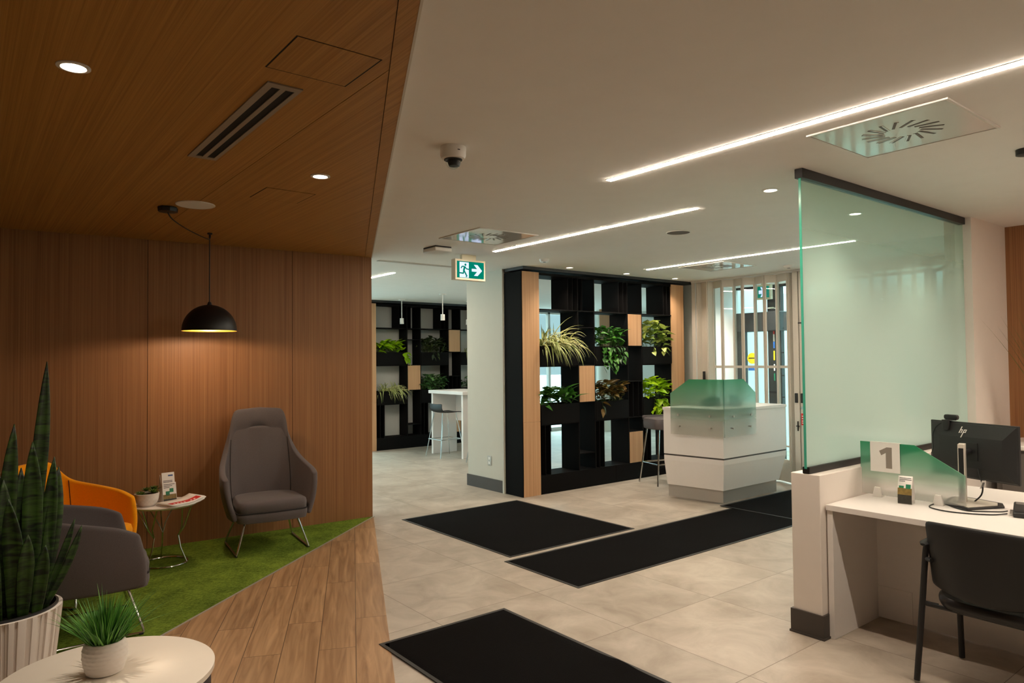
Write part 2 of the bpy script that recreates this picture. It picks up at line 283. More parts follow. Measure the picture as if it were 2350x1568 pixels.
# ------------------------------------------------------------------ mesh helpers
# (glossy share of thin panes comes from the viewing angle alone, the same on both faces)
class MB:
    def __init__(s): s.bm = bmesh.new(); s.mi = 0
    def _f(s, vs):
        try: f = s.bm.faces.new(vs)
        except ValueError: return None
        f.material_index = s.mi; return f
    def box(s, x0, x1, y0, y1, z0, z1):
        v = [s.bm.verts.new((x, y, z)) for z in (z0, z1) for y in (y0, y1) for x in (x0, x1)]
        for q in ((0, 2, 3, 1), (4, 5, 7, 6), (0, 1, 5, 4), (2, 6, 7, 3), (0, 4, 6, 2), (1, 3, 7, 5)): s._f([v[i] for i in q])
        return s
    def obox(s, c, ux, uy, sx, sy, sz):
        """box at c with half sizes along given unit axes ux, uy (third = cross)"""
        ux = Vector(ux).normalized(); uy = Vector(uy).normalized(); uz = ux.cross(uy); c = Vector(c)
        v = [s.bm.verts.new(c + ux*(sx*i) + uy*(sy*j) + uz*(sz*k)) for k in (-1, 1) for j in (-1, 1) for i in (-1, 1)]
        for q in ((0, 2, 3, 1), (4, 5, 7, 6), (0, 1, 5, 4), (2, 6, 7, 3), (0, 4, 6, 2), (1, 3, 7, 5)): s._f([v[i] for i in q])
        return s
    def prism(s, poly, a, b, fn=lambda u, v, w: (u, v, w)):
        A = [s.bm.verts.new(fn(u, v, a)) for u, v in poly]; B = [s.bm.verts.new(fn(u, v, b)) for u, v in poly]
        s._f(A[::-1]); s._f(B); n = len(poly)
        for i in range(n): s._f([A[i], A[(i+1) % n], B[(i+1) % n], B[i]])
        return s
    def loft(s, rings, closed=True, cap=True):
        R = [[s.bm.verts.new(p) for p in r] for r in rings]; n = len(R[0])
        for a, b in zip(R, R[1:]):
            for i in range(n if closed else n-1): s._f([a[i], a[(i+1) % n], b[(i+1) % n], b[i]])
        if cap and closed: s._f(R[0][::-1]); s._f(R[-1])
        return s
    def lathe(s, prof, c=(0, 0, 0), seg=32, rf=None, cap=True):
        rings = []
        for r, z in prof:
            ring = []
            for i in range(seg):
                a = 2*PI*i/seg; rr = r*(rf(a, z) if rf else 1)
                ring.append((c[0]+rr*math.cos(a), c[1]+rr*math.sin(a), c[2]+z))
            rings.append(ring)
        return s.loft(rings, True, cap)
    def tube(s, pts, r, seg=8, closed=False, smooth=0):
        P = [Vector(p) for p in pts]
        if smooth: P = catmull(P, smooth, closed)
        n = len(P); rings = []; ref = None
        for i, p in enumerate(P):
            t = (P[(i+1) % n] - P[i-1]) if closed else (P[min(i+1, n-1)] - P[max(i-1, 0)])
            t.normalize()
            if ref is None: ref = Vector((0, 0, 1)) if abs(t.z) < .9 else Vector((1, 0, 0))
            u = (ref - t*ref.dot(t)).normalized(); ref = u; v = t.cross(u)
            rr = r[i] if isinstance(r, (list, tuple)) and not smooth else (r if not isinstance(r, (list, tuple)) else r[0])
            rings.append([p + u*(rr*math.cos(2*PI*k/seg)) + v*(rr*math.sin(2*PI*k/seg)) for k in range(seg)])
        if closed: s.loft(rings + [rings[0]], True, False)
        else: s.loft(rings, True, True)
        return s
    def quad(s, *p):
        s._f([s.bm.verts.new(q) for q in p]); return s
    def build(s, name, mat, parent=None, world=True, bevel=0, seg=2, solid=0, sub=0, smooth=35, label=None, weld=True):
        bm = s.bm
        if weld: bmesh.ops.remove_doubles(bm, verts=bm.verts, dist=1e-5)
        bmesh.ops.recalc_face_normals(bm, faces=bm.faces)
        if parent is not None and world: bm.transform(parent_matrix(parent).inverted())
        me = bpy.data.meshes.new(name); bm.to_mesh(me); bm.free()
        for m in (mat if isinstance(mat, (list, tuple)) else [mat]): me.materials.append(m)
        if smooth:
            for p in me.polygons: p.use_smooth = True
            me.set_sharp_from_angle(angle=math.radians(smooth))
        o = bpy.data.objects.new(name, me); COL.objects.link(o)
        if parent is not None: o.parent = parent
        if solid:
            md = o.modifiers.new('thickness', 'SOLIDIFY'); md.thickness = solid; md.offset = 0
        if bevel:
            md = o.modifiers.new('bevel', 'BEVEL'); md.width = bevel; md.segments = seg; md.limit_method = 'ANGLE'; md.angle_limit = math.radians(40)
        if sub:
            md = o.modifiers.new('subdiv', 'SUBSURF'); md.levels = sub; md.render_levels = sub
        if label: o['label'] = label
        return o
def parent_matrix(p):
    m = Matrix.LocRotScale(p.location, p.rotation_euler, None)
    return parent_matrix(p.parent) @ m if p.parent else m
def catmull(P, k, closed=False):
    out = []; n = len(P)
    for i in range(n if closed else n-1):
        p0 = P[(i-1) % n] if (closed or i > 0) else P[0]; p1 = P[i]; p2 = P[(i+1) % n]; p3 = P[(i+2) % n] if (closed or i+2 < n) else P[n-1]
        for j in range(k):
            t = j/k; out.append(.5*((2*p1) + (p2-p0)*t + (2*p0-5*p1+4*p2-p3)*t*t + (3*p1-p0-3*p2+p3)*t**3))
    if not closed: out.append(P[-1].copy())
    return out
def tag(o, label, cat, group=None, kind=None):
    o['label'] = label
    if cat: o['category'] = cat
    if group: o['group'] = group
    if kind: o['kind'] = kind
    return o
def thing(name, label, cat, loc=(0, 0, 0), rz=0, group=None):
    o = bpy.data.objects.new(name, None); COL.objects.link(o); o.location = loc; o.rotation_euler = (0, 0, rz); o.empty_display_size = .1
    return tag(o, label, cat, group)
def struct(o, label=None):
    o['kind'] = 'structure'
    if label: o['label'] = label
    return o
def copy_tree(o, parent=None):
    c = o.copy(); COL.objects.link(c)
    if parent: c.parent = parent
    for ch in list(o.children): copy_tree(ch, c)
    return c
def rrect(w, h, r, n=5):
    out = []
    for cx, cy, a0 in ((w/2-r, h/2-r, 0), (-w/2+r, h/2-r, 90), (-w/2+r, -h/2+r, 180), (w/2-r, -h/2+r, 270)):
        for i in range(n+1):
            a = math.radians(a0 + 90*i/n); out.append((cx+r*math.cos(a), cy+r*math.sin(a)))
    return out
def dense(prof, k):
    out = []
    for (r0, z0), (r1, z1) in zip(prof, prof[1:]):
        for i in range(k): out.append((r0+(r1-r0)*i/k, z0+(z1-z0)*i/k))
    return out + [prof[-1]]
def yw(x): return 6.58 + .07*(3.337-x)      # face of the wood feature wall

# ------------------------------------------------------------------ setting
CZ = 2.70
struct(MB().box(-3, 12.6, -4, 12.0, -.12, 0).build('floor', M['tile'], smooth=0), 'large beige stone-look floor tiles')
E0, E1 = (3.345, 6.575), (-.50, -1.50)      # line where planks meet tile
def edge_x(y): return E0[0] + (y-E0[1])*.4757
planks = [(edge_x(-2), -2), (edge_x(6.575), 6.575), (-2.9, 1.29), (-2.9, -2)]
struct(MB().prism([(edge_x(-3.5), -3.5), (3.345, 6.575), (-2.9, 1.30), (-2.9, -3.5)], 0, .004).build('floor_planks', M['plank'], smooth=0), 'oak plank flooring between green carpet and tiles')
struct(MB().prism([(3.337, 6.582), (-2.9, 1.297), (-2.9, yw(-2.9)), ], 0, .007).build('floor_carpet', M['turf'], smooth=0), 'grass green carpet of the lounge corner')
struct(MB().prism([(3.36, 6.58), (-2.9, 1.277), (-2.9, 1.297), (3.337, 6.582)], 0, .006).build('trim_1', M['steel'], smooth=0))
c = MB().box(-3, 9.72, -4, 6.60, CZ, CZ+.15).box(-3, 12.55, 6.60, 11.9, CZ, CZ+.15).build('ceiling', M['white_paint'], smooth=0); struct(c, 'flat white ceiling')
# wood ceiling of the lounge, 1 cm below the white one
cx0 = lambda y: 1.091 + (y-1.816)*.4725
wc = struct(MB().prism([(cx0(-3.5)-.03, -3.5), (cx0(6.6)-.03, 6.6), (-2.9, yw(-2.9)+.1), (-2.9, -3.5)], 2.692, 2.6995).build('ceiling_wood', M['seam'], smooth=0), 'dark joint behind the wood ceiling panels')
SEAM = 1.238
inn = lambda y: cx0(y) - .078
def ypart(x): return 1.816 + (x-1.091+.078)/.4725
MB().prism([(-2.9, -3.5), (inn(-3.5), -3.5), (SEAM-.0015, ypart(SEAM-.0015)), (SEAM-.0015, yw(SEAM)), (-2.9, yw(-2.9))], 2.682, 2.694).build('ceiling_panel', M['wood_ceil'], wc, smooth=0)
MB().prism([(SEAM+.0015, ypart(SEAM+.0015)), (inn(yw(3.24)), yw(3.24)), (SEAM+.0015, yw(SEAM))], 2.682, 2.694).build('ceiling_panel', M['wood_ceil'], wc, smooth=0)
MB().prism([(cx0(-3.5)-.0755, -3.5), (cx0(-3.5)-.006, -3.5), (cx0(6.58)-.006, 6.58), (cx0(6.58)-.0755, 6.58)], 2.678, 2.694).build('edge_strip', M['wood_ceil'], wc, smooth=0)
MB().prism([(cx0(-3.5)-.006, -3.5), (cx0(-3.5)+.004, -3.5), (cx0(6.58)+.004, 6.58), (cx0(6.58)-.006, 6.58)], 2.676, 2.6995).build('edge_trim', M['alu_paint'], wc, smooth=0)
# wood wall with three veneer panels
wl = struct(MB().prism([(-2.9, yw(-2.9)+.02), (3.32, yw(3.32)+.02), (3.32, 6.9), (-2.9, 7.3)], 0, 2.699).build('wall_left', M['seam'], smooth=0), 'wood veneer wall behind the lounge chairs')
for a, b in ((-2.9, -.02), (-.014, 1.268), (1.272, 2.517), (2.521, 3.337)):
    MB().prism([(a, yw(a)), (b, yw(b)), (b, yw(b)+.02), (a, yw(a)+.02)], .003, 2.69).build('wall_panel', M['wood_wall'], wl, smooth=0)
MB().prism([(3.32, yw(3.32)+.02), (3.337, yw(3.337)+.001), (3.337, 6.9), (3.32, 6.9)], 0.003, 2.69).build('wall_end_panel', M['wood_wall'], wl, smooth=0)
# far room and outer walls
struct(MB().box(-3, -2.9, -4, 7.4, 0, CZ).build('wall_west', M['grey_wall'], smooth=0))
struct(MB().box(-2.9, 14, -4, -3.5, 0, CZ).build('wall_near', M['grey_wall'], smooth=0))
struct(MB().box(5.35, 9.6, 11.665, 11.9, 0, CZ).build('wall_far', M['grey_wall'], smooth=0))
struct(MB().box(11.35, 12.55, 11.75, 11.9, 0, CZ).build('wall_far_corner', M['grey_wall'], smooth=0))
struct(MB().box(12.4, 12.55, 9.3, 10.9, 0, CZ).build('wall_east', M['grey_wall'], smooth=0))
struct(MB().box(5.14, 5.60, 6.70, 7.46, 0, CZ).build('wall_pillar', M['wall_paint'], smooth=0), 'grey pillar left of the plant divider')
struct(MB().box(5.128, 5.14, 6.70, 7.46, 0, .145).box(5.128, 5.60, 7.46, 7.472, 0, .145).build('baseboard_pillar', M['dark_base'], smooth=0))
struct(MB().box(5.115, 5.14, 6.672, 6.70, 0, CZ).build('trim_2', M['wall_paint'], smooth=0))
struct(MB().box(8.42, 8.60, 6.22, 6.75, 0, CZ).box(8.15, 8.42, 6.66, 6.75, 0, CZ).build('wall_gate_side', M['wall_paint'], smooth=0))
struct(MB().box(8.60, 9.66, 6.47, 6.60, 0, CZ).build('wall_vestibule', M['white_lam'], smooth=0))
# low wall, column and wood wall on the right
lw_ = struct(MB().box(3.84, 6.28, 2.06, 2.235, 0, .925).build('wall_low', M['pink_paint'], bevel=.004, smooth=0), 'waist-high wall that carries the frosted glass')
struct(MB().box(3.828, 3.90, 2.048, 2.247, 0, .135).box(3.90, 6.28, 2.235, 2.247, 0, .135).box(3.822, 3.906, 2.042, 2.253, 0, .012).build('baseboard_low', M['dark_base'], smooth=0))
struct(MB().box(6.28, 7.05, 2.075, 2.27, 0, CZ).box(7.05, 8.9, 2.10, 2.27, 0, CZ).build('wall_column', M['pink_paint'], smooth=0), 'pale wall end behind the glass partition')
struct(MB().box(7.05, 7.15, -3.5, 2.10, 0, CZ).build('wall_right', M['wood_wall'], smooth=0), 'wood veneer wall at the right edge')
struct(MB().box(8.9, 14, 2.10, 2.27, 0, CZ).build('wall_south', M['grey_wall'], smooth=0))
# pavement outdoors
struct(MB().box(-40, 60, -40, 60, -.2, -.13).build('floor_pavement', M['pavement'], smooth=0))

# ------------------------------------------------------------------ entrance facade (black frames, glass)
FX = 9.62
d1 = struct(MB().box(FX, FX+.08, 2.27, 6.47, 2.665, CZ).box(FX, FX+.08, 6.33, 6.47, 0, 2.22).box(FX, FX+.09, 5.71, 5.93, 0, 2.665).box(FX, FX+.08, 3.6, 3.72, 0, 2.665).box(FX, FX+.08, 4.75, 4.83, 0, 2.665).build('door_1', M['black_metal'], bevel=.004, smooth=0), 'black framed glass entrance doors behind the gate')
MB().box(FX-.12, FX+.12, 5.66, 6.40, 2.0, 2.29).build('door_operator_box', M['black_plastic'], d1, bevel=.01, smooth=0)
MB().box(FX+.03, FX+.045, 5.93, 6.33, 0.02, 2.0).build('pane', M['glass'], d1, smooth=0)
MB().box(FX+.03, FX+.045, 5.93, 6.47, 2.24, 2.665).build('pane', M['glass'], d1, smooth=0)
MB().box(FX+.03, FX+.045, 4.83, 5.71, .02, 2.665).build('pane', M['glass'], d1, smooth=0)
MB().box(FX+.03, FX+.045, 2.27, 4.75, .02, 2.665).build('pane', M['glass'], d1, smooth=0)
for z in (2.03, 1.66, 1.32, 1.0): MB().box(FX-.02, FX+.0, 5.66, 5.71, z, z+.018).build('hinge', M['black_metal'], d1, smooth=0)
MB().lathe([(.001, 0), (.085, 0), (.085, .002), (.001, .002)], (0, 0, 0), 28).build('sticker', M['yellow'], d1, world=False)
st = d1.children[-1]; st.location = (FX+.028, 6.22, 1.59); st.rotation_euler = (0, -PI/2, 0)
MB().box(FX+.024, FX+.028, 6.15, 6.29, 1.40, 1.46).build('sticker', M['blue'], d1, smooth=0)
MB().box(FX+.024, FX+.0275, 6.16, 6.28, 1.585, 1.60).build('sticker_print', M['ink'], d1, smooth=0)
for z0, z1, m in ((1.95, 2.06, 'red'), (1.84, 1.95, 'paper'), (1.74, 1.84, 'blue'), (1.56, 1.70, 'yellow'), (1.4, 1.5, 'paper'), (1.25, 1.36, 'green_print')):
    MB().box(FX-.006, FX-.001, 5.815, 5.837, z0, z1).build('sticker', M[m], d1, smooth=0)
# far room window
w1 = struct(MB().box(9.6, 11.35, 11.78, 11.86, 0, .08).box(9.6, 11.35, 11.78, 11.86, 2.62, CZ).box(9.6, 9.66, 11.78, 11.86, 0, CZ).box(10.32, 10.38, 11.78, 11.86, 0, CZ).box(11.29, 11.35, 11.78, 11.86, 0, CZ).box(10.38, 11.3, 11.78, 11.86, 2.14, 2.17).build('window_1', M['steel'], smooth=0))
MB().box(9.66, 10.32, 11.81, 11.82, .08, 2.62).build('pane', M['glass'], w1, smooth=0); MB().box(10.38, 11.29, 11.81, 11.82, .08, 2.62).build('pane', M['glass'], w1, smooth=0)
w2 = struct(MB().box(12.4, 12.5, 6.6, 6.68, 0, CZ).box(12.4, 12.5, 6.6, 7.4, 2.62, CZ).build('window_2', M['black_metal'], smooth=0))
MB().box(12.44, 12.45, 6.68, 9.3, 0, 2.62).build('pane', M['glass'], w2, smooth=0)
MB().box(12.44, 12.45, 10.9, 11.75, 0, 2.62).build('pane', M['glass'], w2, smooth=0)
w3 = struct(MB().box(-3, -2.9, 7.4, 11.9, 0, .1).box(-3, -2.9, 7.4, 11.9, 2.62, CZ).box(-3, -2.9, 9.6, 9.68, .1, 2.62).box(-2.9, 5.35, 11.78, 11.86, 0, .1).box(-2.9, 5.35, 11.78, 11.86, 2.62, CZ).box(-2.98, -2.9, 11.78, 11.86, .1, 2.62).box(1.2, 1.28, 11.78, 11.86, .1, 2.62).build('window_3', M['black_metal'], smooth=0))
MB().box(-2.96, -2.95, 7.4, 11.8, .1, 2.62).build('pane', M['glass'], w3, smooth=0); MB().box(-2.9, 5.35, 11.81, 11.82, .1, 2.62).build('pane', M['glass'], w3, smooth=0)
struct(MB().box(9.66, 12.5, 6.52, 6.60, 0, CZ).build('wall_vestibule_outer', M['grey_wall'], smooth=0))
struct(MB().lathe([(.17, 0), (.17, CZ)], (11.30, 11.0, 0), 40).build('wall_round_column', M['wall_paint']), 'round grey column seen through the plant divider')
struct(MB().box(11.05, 11.36, 10.6, 10.9, 1.72, CZ).build('ceiling_bulkhead', M['wood_wall'], smooth=0))

# ------------------------------------------------------------------ ceiling line lights
def line_light(x, y0, y1, label):
    t = thing('line_light', label, 'light', (x, (y0+y1)/2, CZ), 0, 'ceiling line lights')
    MB().box(x-.019, x+.019, y0, y1, CZ-.005, CZ-.001).build('diffuser', M['line'], t, smooth=0)
    MB().box(x-.025, x-.021, y0-.004, y1+.004, CZ-.002, CZ).box(x+.021, x+.025, y0-.004, y1+.004, CZ-.002, CZ).box(x-.025, x+.025, y0-.004, y0, CZ-.002, CZ).box(x-.025, x+.025, y1, y1+.004, CZ-.002, CZ).build('housing', M['white_plastic'], t, smooth=0)
line_light(3.118, -.9, 2.98, 'longest bright line light, running off the top right of the picture')
line_light(4.222, 3.157, 5.63, 'middle bright line light between the exit sign and the glass partition')
line_light(6.636, 3.165, 5.71, 'bright line light farthest right, ending behind the frosted glass')
line_light(5.45, -2.2, .9, 'unseen line light added over the service desk, right of the picture')  # added out of view to brighten the pale column
line_light(6.63, 7.8, 9.5, 'unseen line light added over the high table, hidden behind the pillar')  # added out of sight to brighten the far divider and its plants
line_light(1.9, 7.5, 10.9, 'unseen line light added to the far room, behind the wood wall')  # extra hidden light, added to lift the dim far room
line_light(4.206, 7.69, 10.2, 'short bright line light at the wood wall corner, over the far room')

# ------------------------------------------------------------------ recessed downlights
def downlight(x, y, z, r, label, watts, grp, name='downlight', col=WARM, angle=100, blend=.9):
    t = thing(name, label, 'light', (x, y, z), 0, grp)
    MB().lathe([(r*1.32, 0), (r*1.32, -.004), (r, -.006), (r*.94, -.002), (r*.94, 0)], (x, y, z), 28, cap=False).build('trim_ring', M['white_plastic'], t)
    MB().lathe([(.0005, -.0015), (r*.95, -.0015), (r*.95, -.0005), (.0005, -.0005)], (x, y, z), 28).build('lens', M['lens'], t)
    if watts:
        l = bpy.data.lights.new('downlight_beam', 'SPOT'); l.energy = watts*SPOT_K; l.color = col; l.spot_size = math.radians(angle); l.spot_blend = blend; l.shadow_soft_size = r*.8
        o = bpy.data.objects.new('downlight_beam', l); COL.objects.link(o); o.parent = t; o.location = (0, 0, -.012)
downlight(.311, 2.951, 2.682, .042, 'large downlight at the upper left of the wood ceiling', 21, 'downlights in the wood ceiling', angle=90)
downlight(1.632, 3.857, 2.682, .042, 'smaller downlight in the wood ceiling, beside the faint access hatch', 9, 'downlights in the wood ceiling', angle=110)
downlight(4.163, 2.526, CZ, .042, 'downlight just left of the glass partition top corner', 16, 'downlights in the white ceiling')
downlight(5.699, 6.108, CZ, .040, 'leftmost of three small downlights along the plant divider top', 13, 'downlights along the plant divider', angle=120)
downlight(6.718, 6.130, CZ, .040, 'middle of three small downlights along the plant divider top', 13, 'downlights along the plant divider', angle=120)
downlight(7.688, 6.127, CZ, .040, 'rightmost of three small downlights along the plant divider top', 13, 'downlights along the plant divider', angle=120)
downlight(5.39, 2.56, CZ, .042, 'downlight seen through the clear top of the glass partition', 14, 'downlights in the white ceiling')
downlight(9.05, 5.6, CZ, .05, 'downlight over the entrance vestibule behind the gate', 60, None, col=(1, .93, .85), angle=150)
# unseen downlights added over the service desk to brighten the right side
downlight(4.9, 1.1, CZ, .042, 'unseen added downlight over the service desk', 12, 'downlights in the white ceiling', angle=130)
downlight(5.9, .6, CZ, .042, 'second unseen added downlight over the service desk', 20, 'downlights in the white ceiling', angle=130)
# a dark one at the right edge
t = thing('black_spotlight', 'black round fitting on the ceiling at the right picture edge', 'light', (4.46, 1.21, CZ))
MB().lathe([(.001, 0), (.042, 0), (.042, -.03), (.03, -.034), (.001, -.034)], (4.46, 1.21, CZ), 24).build('housing', M['black_metal'], t)

# ------------------------------------------------------------------ ceiling fittings
def disc_speaker(x, y, z, r, label, m):
    t = thing('ceiling_speaker', label, 'speaker', (x, y, z), 0)
    MB().lathe([(r, 0), (r, -.004), (r*.95, -.007), (r*.93, -.005)], (x, y, z), 40, cap=False).build('rim', M['white_plastic'], t)
    MB().lathe([(.001, -.0045), (r*.94, -.0045), (r*.94, -.001), (.001, -.001)], (x, y, z), 40).build('grille', m, t)
disc_speaker(1.245, 5.05, 2.682, .125, 'white round speaker in the wood ceiling above the pendant canopy', M['white_plastic'])
disc_speaker(4.90, 3.86, CZ, .105, 'grey round speaker in the white ceiling between two line lights', M['slot_grey'])
def air_panel(x, y, s, label):
    t = thing('swirl_diffuser', label, 'air diffuser', (x, y, CZ), 0, 'square swirl air diffusers')
    MB().box(x-s, x+s, y-s, y+s, CZ-.006, CZ-.0005).build('face_plate', M['gloss_white'], t, bevel=.002, smooth=0)
    fr = MB()
    for a, b, cc, d in ((-s-.012, s+.012, -s-.012, -s), (-s-.012, s+.012, s, s+.012), (-s-.012, -s, -s, s), (s, s+.012, -s, s)):
        fr.box(x+a, x+b, y+cc, y+d, CZ-.0085, CZ-.0005)
    fr.build('frame', M['white_plastic'], t, smooth=0)
    for k in range(16):
        a = 2*PI*k/16+.15; u = (math.cos(a), math.sin(a), 0); tw = a+.35; d = (math.cos(tw), math.sin(tw), 0)
        c = (x+u[0]*s*.42, y+u[1]*s*.42, CZ-.0068)
        b = MB().obox(c, d, (-d[1], d[0], 0), s*.17, .006, .0006); b.mi = 1
        b.obox((c[0]-d[1]*.010, c[1]+d[0]*.010, c[2]), d, (-d[1], d[0], 0), s*.17, .0035, .0012)
        b.build('blade_slot', [M['slot_grey'], M['gloss_white']], t, smooth=0)
air_panel(3.60, 1.475, .305, 'large glossy square air diffuser at upper right, beside the longest line light')
air_panel(3.665, 4.975, .305, 'glossy square air diffuser left of the middle line light')
air_panel(7.10, 5.03, .31, 'glossy square air diffuser in front of the gate')
M['vent_grey'] = plain('grey_vent_metal', lin(146, 134, 120), .5, noise=.05)
# slot vent in wood ceiling
t = thing('slot_vent', 'long grey two-slot air vent in the wood ceiling', 'air vent', (.985, 3.265, 2.682))
MB().box(.915, .945, 2.66, 3.87, 2.676, 2.6819).box(1.035, 1.055, 2.66, 3.87, 2.676, 2.6819).box(.945, 1.035, 2.66, 2.70, 2.676, 2.6819).box(.945, 1.035, 3.83, 3.87, 2.676, 2.6819).build('frame', M['vent_grey'], t, smooth=0, label='grey metal frame')
MB().box(.978, 1.000, 2.70, 3.83, 2.676, 2.6815).build('blade', M['vent_grey'], t, smooth=0)
MB().box(.945, .978, 2.70, 3.83, 2.6805, 2.6819).build('slot', M['dark_slot'], t, smooth=0); MB().box(1.0, 1.035, 2.70, 3.83, 2.6805, 2.6819).build('slot', M['dark_slot'], t, smooth=0)
def hatch(x0, x1, y0, y1, label):
    t = thing('access_hatch', label, 'ceiling hatch', ((x0+x1)/2, (y0+y1)/2, 2.682), 0, 'wood access hatches')
    MB().box(x0-.005, x1+.007, y0-.003, y1+.007, 2.6812, 2.6819).build('reveal_gap', M['dark_slot'], t, smooth=0)
    MB().box(x0, x1, y0, y1, 2.680, 2.6819).build('hatch_panel', M['wood_ceil'], t, smooth=0)
hatch(.868, 1.171, 2.232, 2.531, 'square access hatch above the slot vent, clearly outlined')
hatch(1.475, 1.781, 4.30, 4.612, 'fainter access hatch, beside the smaller wood ceiling downlight')
# linear diffuser behind exit sign
t = thing('linear_diffuser', 'long thin white air slot in the ceiling behind the exit sign', 'air vent', (4.1, 6.84, CZ))
MB().box(3.55, 4.9, 6.80, 6.815, CZ-.006, CZ).box(3.55, 4.9, 6.865, 6.88, CZ-.006, CZ).box(3.55, 4.9, 6.835, 6.845, CZ-.006, CZ).build('frame', M['white_plastic'], t, smooth=0)
MB().box(3.55, 4.9, 6.815, 6.835, CZ-.002, CZ-.0005).build('slot', M['slot_grey'], t, smooth=0); MB().box(3.55, 4.9, 6.845, 6.865, CZ-.002, CZ-.0005).build('slot', M['slot_grey'], t, smooth=0)
# wireless box, detectors
t = thing('ceiling_sensor_box', 'square white ceiling box with black gap, above the exit sign', 'sensor', (3.62, 5.74, CZ))
MB().box(3.53, 3.71, 5.64, 5.86, CZ-.012, CZ).build('mount', M['black_plastic'], t, smooth=0); MB().box(3.525, 3.715, 5.635, 5.865, CZ-.05, CZ-.012).build('housing', M['white_plastic'], t, bevel=.008)
def detector(x, y, r, h, label):
    t = thing('smoke_detector', label, 'smoke detector', (x, y, CZ))
    MB().lathe([(.001, 0), (r, 0), (r, -h*.4), (r*.8, -h), (.001, -h)], (x, y, CZ), 24).build('housing', M['white_plastic'], t)
    MB().lathe([(.001, -h), (r*.3, -h), (r*.3, -h-.003), (.001, -h-.003)], (x, y, CZ), 16).build('sensor_eye', M['black_plastic'], t)
detector(5.0, 5.76, .055, .03, 'small white ceiling detector left of the divider downlights'); detector(7.78, 4.50, .06, .03, 'white ceiling detector above the gate, beside the glass edge')
# dome camera
t = thing('dome_camera', 'white dome security camera on the ceiling', 'security camera', (1.982, 2.99, CZ))
MB().lathe([(.001, 0), (.066, 0), (.067, -.008), (.066, -.045), (.060, -.060), (.047, -.064), (.001, -.064)], (1.982, 2.99, CZ), 40).build('housing', M['white_plastic'], t)
MB().lathe([(.047, -.0635), (.047, -.068), (.041, -.070), (.001, -.070)], (1.982, 2.99, CZ), 36, cap=False).build('dome_collar', M['black_plastic'], t)
MB().lathe([(.04*math.cos(a*PI/20), -.070-.044*math.sin(a*PI/20)) for a in range(0, 10)] + [(.0005, -.114)], (1.982, 2.99, CZ), 32, cap=False).build('dome', M['glass'], t)
MB().lathe([(.001, -.071), (.031, -.071), (.033, -.083), (.027, -.099), (.001, -.104)], (1.985, 2.985, CZ), 24).build('lens_unit', M['black_plastic'], t)
MB().obox((1.982+.066*math.cos(-1.7), 2.99+.066*math.sin(-1.7), CZ-.028), (-math.sin(-1.7), math.cos(-1.7), 0), (0, 0, 1), .0065, .0022, .0012).build('badge', M['seam'], t, smooth=0)

# ------------------------------------------------------------------ exit sign
t = thing('exit_sign', 'lit green running-man exit sign with right arrow, hung from ceiling', 'exit sign', (4.15, 5.99, 2.54))
X0, X1, Z0, Z1, YF = 3.962, 4.345, 2.432, 2.648, 5.955
MB().box(X0, X1, YF, YF+.075, Z0, Z1).build('housing', M['sign_case'], t, bevel=.004, label='cream frame')
MB().box(4.06, 4.24, YF+.02, YF+.06, Z1, CZ).build('ceiling_mount', M['sign_case'], t, bevel=.003)
g0, g1, h0, h1 = X0+.022, X1-.022, Z0+.022, Z1-.022
MB().box(g0, g1, YF-.002, YF+.001, h0, h1).build('sign_face', M['sign_green'], t, smooth=0, label='green lit face')
W_, H_ = g1-g0, h1-h0
P = lambda u, v, y=YF-.003: (g0+u*W_, y, h0+v*H_)
def flat(polys, name, mat, yo):
    b = MB()
    for poly in polys: b.prism(poly, yo, yo+.0006, lambda u, v, q: (g0+u*W_, q, h0+v*H_))
    return b.build(name, mat, t, smooth=0)
flat([[(.09, .02), (.43, .02), (.43, .95), (.09, .95)]], 'doorway_pictogram', M['sign_white'], YF-.0027)
flat([[(.54, .42), (.74, .42), (.62, .17), (.76, .17), (.93, .50), (.76, .84), (.62, .84), (.74, .59), (.54, .59)]], 'arrow', M['sign_white'], YF-.0027)
def limb(a, b, wd):
    ax, ay = a; bx, by = b; dx, dy = (bx-ax)*W_, (by-ay)*H_; l = math.hypot(dx, dy); nx, ny = -dy/l*wd/W_, dx/l*wd/H_
    return [(ax+nx, ay+ny), (ax-nx, ay-ny), (bx-nx, by-ny), (bx+nx, by+ny)]
man = [[(.305+.036*math.cos(k*PI/6), .80+.036*W_/H_*math.sin(k*PI/6)) for k in range(12)],
       limb((.28, .70), (.24, .42), .011), limb((.26, .69), (.19, .69), .006), limb((.19, .70), (.14, .57), .006),
       limb((.28, .70), (.34, .55), .006), limb((.335, .56), (.43, .53), .006), limb((.245, .45), (.225, .26), .008), limb((.235, .27), (.08, .29), .007),
       limb((.25, .45), (.36, .10), .008), limb((.355, .115), (.32, .06), .006)]
flat(man, 'running_figure', M['sign_green'], YF-.0035)

